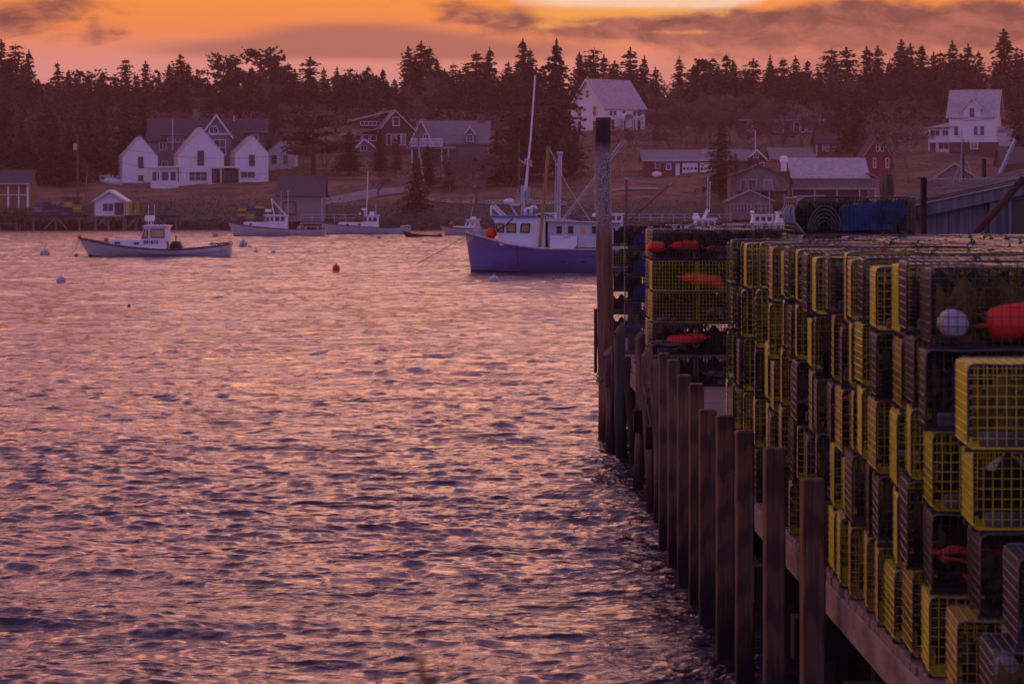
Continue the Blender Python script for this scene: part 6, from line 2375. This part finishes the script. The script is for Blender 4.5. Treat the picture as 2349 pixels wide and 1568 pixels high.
# ------------------------------------------------------------------ near grey shed and rusty ironwork
m_bd = M('grey_shed_board', (.17, .145, .16), .85, (.10, .085, .095), 3, (5, 1, .25), .2, bump=.5)
m_shg = M('wood_shingle', (.12, .10, .10), .9, (.06, .05, .05), 5, (1, 2, 2), .1, bump=.6)
m_rust = M('rusty_iron', (.085, .030, .022), .8, (.045, .018, .015), 9, (1, 1, .4), .3, bump=.4)
YS = 36.0
ss = YS / F
t = thing('grey_shed', 'weathered grey board shed with sloping roof at the right end of the pier', 'shed', W(2090, 472, YS))
bx_ = lambda x: (x - 2090) * ss
bz_ = lambda y: (472 - y) * ss
gnd = DECK - CAMZ
mb = MB()
x = 2102
while x < 2700:
    w = rnd.uniform(19, 30)
    if not (2318 < x + w / 2 < 2372):
        top = bz_(476 - (x - 2102) * .2097 + 4)
        mb.prism([(bx_(x), 0, gnd), (bx_(x + w - 1.0), 0, gnd), (bx_(x + w - 1.0), 0, top + w * .2 * ss), (bx_(x), 0, top)], (0, .03 + rnd.uniform(0, .008), 0))
    else:
        w = 2372 - x if x + w > 2372 else w
    x += w
mb.build('wall_board', m_bd, t)
MB().prism([(bx_(2102), .05, gnd), (bx_(2700), .05, gnd), (bx_(2700), .05, bz_(350)), (bx_(2102), .05, bz_(474))], (0, 3.2, 0)).build('wall', m_dstone_shade, t)
MB().box(bx_(2312), bx_(2319), -.05, -.004, gnd, bz_(458)).box(bx_(2372), bx_(2379), -.05, -.004, gnd, bz_(458)).box(bx_(2312), bx_(2379), -.05, -.004, bz_(458) + .002, bz_(451)).build('door_frame', m_bd, t)
MB().box(bx_(2319) + .002, bx_(2372) - .002, -.02, .045, gnd, bz_(458)).build('door', m_dstone_shade, t)  # dark slab filling the open doorway, coloured as the shade inside
sl_ = lambda x, off: bz_(471.5 - (x - 2101) * .2097 + off)
MB().prism([(bx_(2096), -.12, sl_(2096, 0)), (bx_(2700), -.12, sl_(2700, 0)), (bx_(2700), -.12, sl_(2700, 27)), (bx_(2096), -.12, sl_(2096, 27))], (0, .07, 0)).build('fascia_board', m_bd, t)
MB().box(bx_(2268), bx_(2282), -.09, -.006, gnd + .5, sl_(2275, 28)).build('batten', m_bd, t)
MB().prism([(bx_(2092), -.15, sl_(2092, -1)), (bx_(2700), -.15, sl_(2700, -1)), (bx_(2700), -.15, sl_(2700, -4)), (bx_(2092), -.15, sl_(2092, -4))], (0, .05, 0)).build('drip_edge', m_trim_g, t)
mb = MB()
r9 = random.Random(4)
for j in range(5):
    y_ = -.16 + j * .42
    x = 2076 + r9.uniform(0, 6)
    while x < 2690:
        w = r9.uniform(9, 17)
        zz = .02 + j * .006 + r9.uniform(0, .008)
        mb.prism([(bx_(x), y_, sl_(x, -4) + zz + .006 * j), (bx_(x + w - .8), y_, sl_(x + w, -4) + zz + .006 * j), (bx_(x + w - .8), y_, sl_(x + w, -4) + zz + .02 + .006 * j), (bx_(x), y_, sl_(x, -4) + zz + .02 + .006 * j)], (0, .46, .012))
        x += w
mb.build('roof', m_shg, t)
MB().cham(bx_(2072), bx_(2097), -.30, 1.2, bz_(503), bz_(473), .012).build('beam_end', m_pile, t)

Yp = 33.2
sp = Yp / F
t = thing('iron_post', 'rusty upright iron post in front of the grey shed', 'post', W(2118.5, 472, Yp) + Vector((0, 0, DECK - CAMZ)))
Hh = CAMZ - DECK + 63 * sp
MB().box(-.033, .033, -.006, .006, 0, Hh).box(-.034, -.024, -.035, -.0062, 0, Hh).box(.024, .034, -.035, -.0062, 0, Hh).build('post', m_rust, t)
MB().box(-.07, .034, -.04, .03, Hh + .001, Hh + .009).build('cap_plate', m_rust, t)
t = thing('iron_brace', 'rusty slanting iron pipe leaning across the grey shed doorway', 'brace', W(2238, 530, 33.6))
MB().tube([(-.15, 0, -.2), ((2349 - 2238) * 33.6 / F, 0, 122 * 33.6 / F)], .042, 10).build('pipe', m_rust, t)
MB().box((2338 - 2238) * 33.6 / F, (2372 - 2238) * 33.6 / F, -.06, .06, 108 * 33.6 / F, 124 * 33.6 / F).build('bracket', m_rust, t)
mb = MB()
pa, pb = W(2122, 410, Yp), W(2352, 408, 33.6)
n = 62
for k in range(n):
    a = pa.lerp(pb, k / n)
    b2 = pa.lerp(pb, (k + 1.25) / n)
    sag = lambda q: -.012 * 4 * q * (1 - q)
    a.z += sag(k / n)
    b2.z += sag((k + 1.25) / n)
    d = (b2 - a)
    s1 = Vector((0, 0, .011)) if k % 2 else Vector((0, .011, 0))
    mb.tube([a, a + d * .25 + s1, a + d * .75 + s1, b2, a + d * .75 - s1, a + d * .25 - s1], .0035, 4, closed=True)
tag(mb.build('chain', m_metal), 'thin sagging chain strung from the iron post to the slanting pipe', 'chain')
t = thing('boom_pole', 'pale metal boom leaning up behind the grey shed roof', 'boom', W(2287, 412, 58))
sp = 58 / F
MB().tube([(-30 * sp, 0, -66 * sp), (44 * sp, 0, 99 * sp)], .030, 8).tube([(-27 * sp, 0, -68 * sp), (47 * sp, 0, 97 * sp)], .018, 6).build('boom', m_metal, t)
MB().lathe([(.02, -.05), (.05, -.04), (.05, .04), (.02, .05)], 10, (45 * sp, 0, 96 * sp), 'y').build('pulley', m_rust, t)
MB().box(-34 * sp, -26 * sp, -.08, .08, CAMZ - (412 - 472) * -1 * 0 - 3.1, -64 * sp).build('boom_base', m_rust, t)
t = thing('rusty_mast', 'rusty mast pole with wire stays rising beyond the shed roof', 'mast', W(2210, 470, 70))
sp = 70 / F
MB().tube([(0, 0, -2.2), (0, 0, 118 * sp)], .022, 7).build('pole', m_rust, t)
MB().tube([(-4 * sp, 0, -2.2), (-4 * sp, 0, 170 * sp)], .012, 6).build('antenna', m_trim_g, t)
MB().tube([(0, 0, 116 * sp), (-28 * sp, 0, 40 * sp)], .005, 4).tube([(0, 0, 116 * sp), (-18 * sp, 0, 5 * sp)], .005, 4).tube([(0, 0, 116 * sp), (30 * sp, 0, 50 * sp)], .005, 4).build('stay', m_metal, t)

# ------------------------------------------------------------------ trap heaps on the far docks
def far_mesh(seed):
    r = random.Random(seed)
    mb = MB()
    for j in range(5):
        y_ = TW * j / 4
        mb.tube([(0, y_, 0), (TL, y_, 0), (TL, y_, TH), (0, y_, TH)], .012, 3, closed=True)
    for k in range(11):
        x_ = TL * k / 10
        mb.tube([(x_, 0, 0), (x_, TW, 0), (x_, TW, TH), (x_, 0, TH)], .012, 3, closed=True)
    for k in range(1, 5):
        mb.tube([(0, 0, TH * k / 5), (TL, 0, TH * k / 5), (TL, TW, TH * k / 5), (0, TW, TH * k / 5)], .011, 3, closed=True)
    mb.prism([(.1, .06, .02), (.1, .06, .2), (.5, .06, .26), (1.1, .06, .18), (1.12, .06, .02)], (0, .4, 0))
    return mb.mesh('lobster_trap')


FT = far_mesh(3)
PILES = [(78, 492, 424.5, 4, 5, 3, ['grey', 'grey', 'blue', 'grey', 'lav'], 'grey trap heap on the left dock'), (146, 492, 424.5, 2, 5, 4, ['yellow2', 'yellow', 'black', 'brown'], 'yellowish trap heap on the left dock'),
         (292, 493, 424.6, 1, 1, 5, ['yellow'], 'yellow trap column by the white shed'), (308, 493, 424.6, 1, 1, 5, ['yellow', 'yellow2'], 'second yellow trap column by the white shed'),
         (545, 507.5, 424.6, 4, 4, 5, ['yellow', 'blue', 'black', 'grey', 'yellow2', 'brown'], 'mixed trap heap beside the green shed')]
for (x, yb, Y, nx, _, nz, cs, wh) in PILES:
    base = W(x, yb, Y)
    idx = 0
    single = (nx == 1)
    for i in range(nx):
        for k in range(nz + (2 if x == 78 else (3 if x == 146 else (1 if x == 545 and i in (1, 2) else 0)))):
            idx += 1
            c = rt.choice(cs)
            w = TW if single else TL
            o = inst('lobster_trap', FT, MW[c], None, base + Vector((i * (w + .03) + (w if single else 0), rt.uniform(0, .3), k * .37 + .01)), (0, 0, R(90) if single else R(rt.uniform(-2, 2))))
            tag(o, f'{CN[c]} trap, {wh}, {nth(k + 1)} up' + ('' if single else f', {nth(i + 1)} column'), 'lobster trap', 'trap heaps on the far docks')

# ------------------------------------------------------------------ dry grass stalks on the near bank
m_stalk = M('dry_stalk', (.20, .10, .04), .9, (.12, .06, .03), 5)
rs = random.Random(12)
for (x, yt, Y, lab) in ((42, 1490, 3.3, 'dry reed stalk at the lower left corner'), (488, 1535, 3.1, 'short dry stalk low on the left'), (634, 1540, 3.0, 'short dry stalk left of centre at the bottom edge'),
                        (962, 1438, 3.4, 'tallest blurred reed at the bottom centre'), (984, 1500, 3.3, 'shorter reed just right of the tallest reed'), (1004, 1528, 3.2, 'low reed right of the tall pair'), (1046, 1520, 3.3, 'thin reed furthest right along the bottom edge')):
    b0 = W(x, yt, Y)
    g = near_z(b0.x, Y)
    t = thing('reed', lab, 'reed', (b0.x, Y, g - .05))
    h_ = b0.z - g + .05
    lean = rs.uniform(-.03, .03)
    MB().tube([(-lean, 0, 0), (0, 0, h_ * .6), (lean * .4, 0, h_ * .9)], [.003, .0022, .0012], 5).build('stalk', m_stalk, t)
    mb = MB()
    for k in range(16):
        z = h_ * (1 - .16 * rs.random())
        leafquad(mb, (lean * .3 + rs.gauss(0, .006), rs.gauss(0, .006), z), (rs.uniform(-.4, .4), 0, 1), .014, rs)
    mb.build('seed_head', m_stalk, t)
    mb = MB()
    for k in range(3):
        a = rs.uniform(-1, 1)
        mb.tube([(0, 0, h_ * .2 * k), (a * .06, .02, h_ * (.3 + .15 * k)), (a * .16, .03, h_ * (.42 + .12 * k))], [.003, .0026, .0006], 4)
    mb.build('blade', m_stalk, t)

# ------------------------------------------------------------------ evening haze
hz = MB().box(-300, 300, -40, 760, -45, 80).build('haze', None)
hm = bpy.data.materials.new('haze')
hm.use_nodes = True
hn = hm.node_tree
hn.nodes.clear()
ho = hn.nodes.new('ShaderNodeOutputMaterial')
pv = hn.nodes.new('ShaderNodeVolumePrincipled')
pv.inputs['Color'].default_value = (1, .50, .44, 1)
pv.inputs['Density'].default_value = .00023
pv.inputs['Anisotropy'].default_value = .5
hn.links.new(pv.outputs[0], ho.inputs['Volume'])
hz.data.materials.append(hm)
tag(hz, 'thin warm evening haze hanging over the harbour', 'haze', kind='stuff')
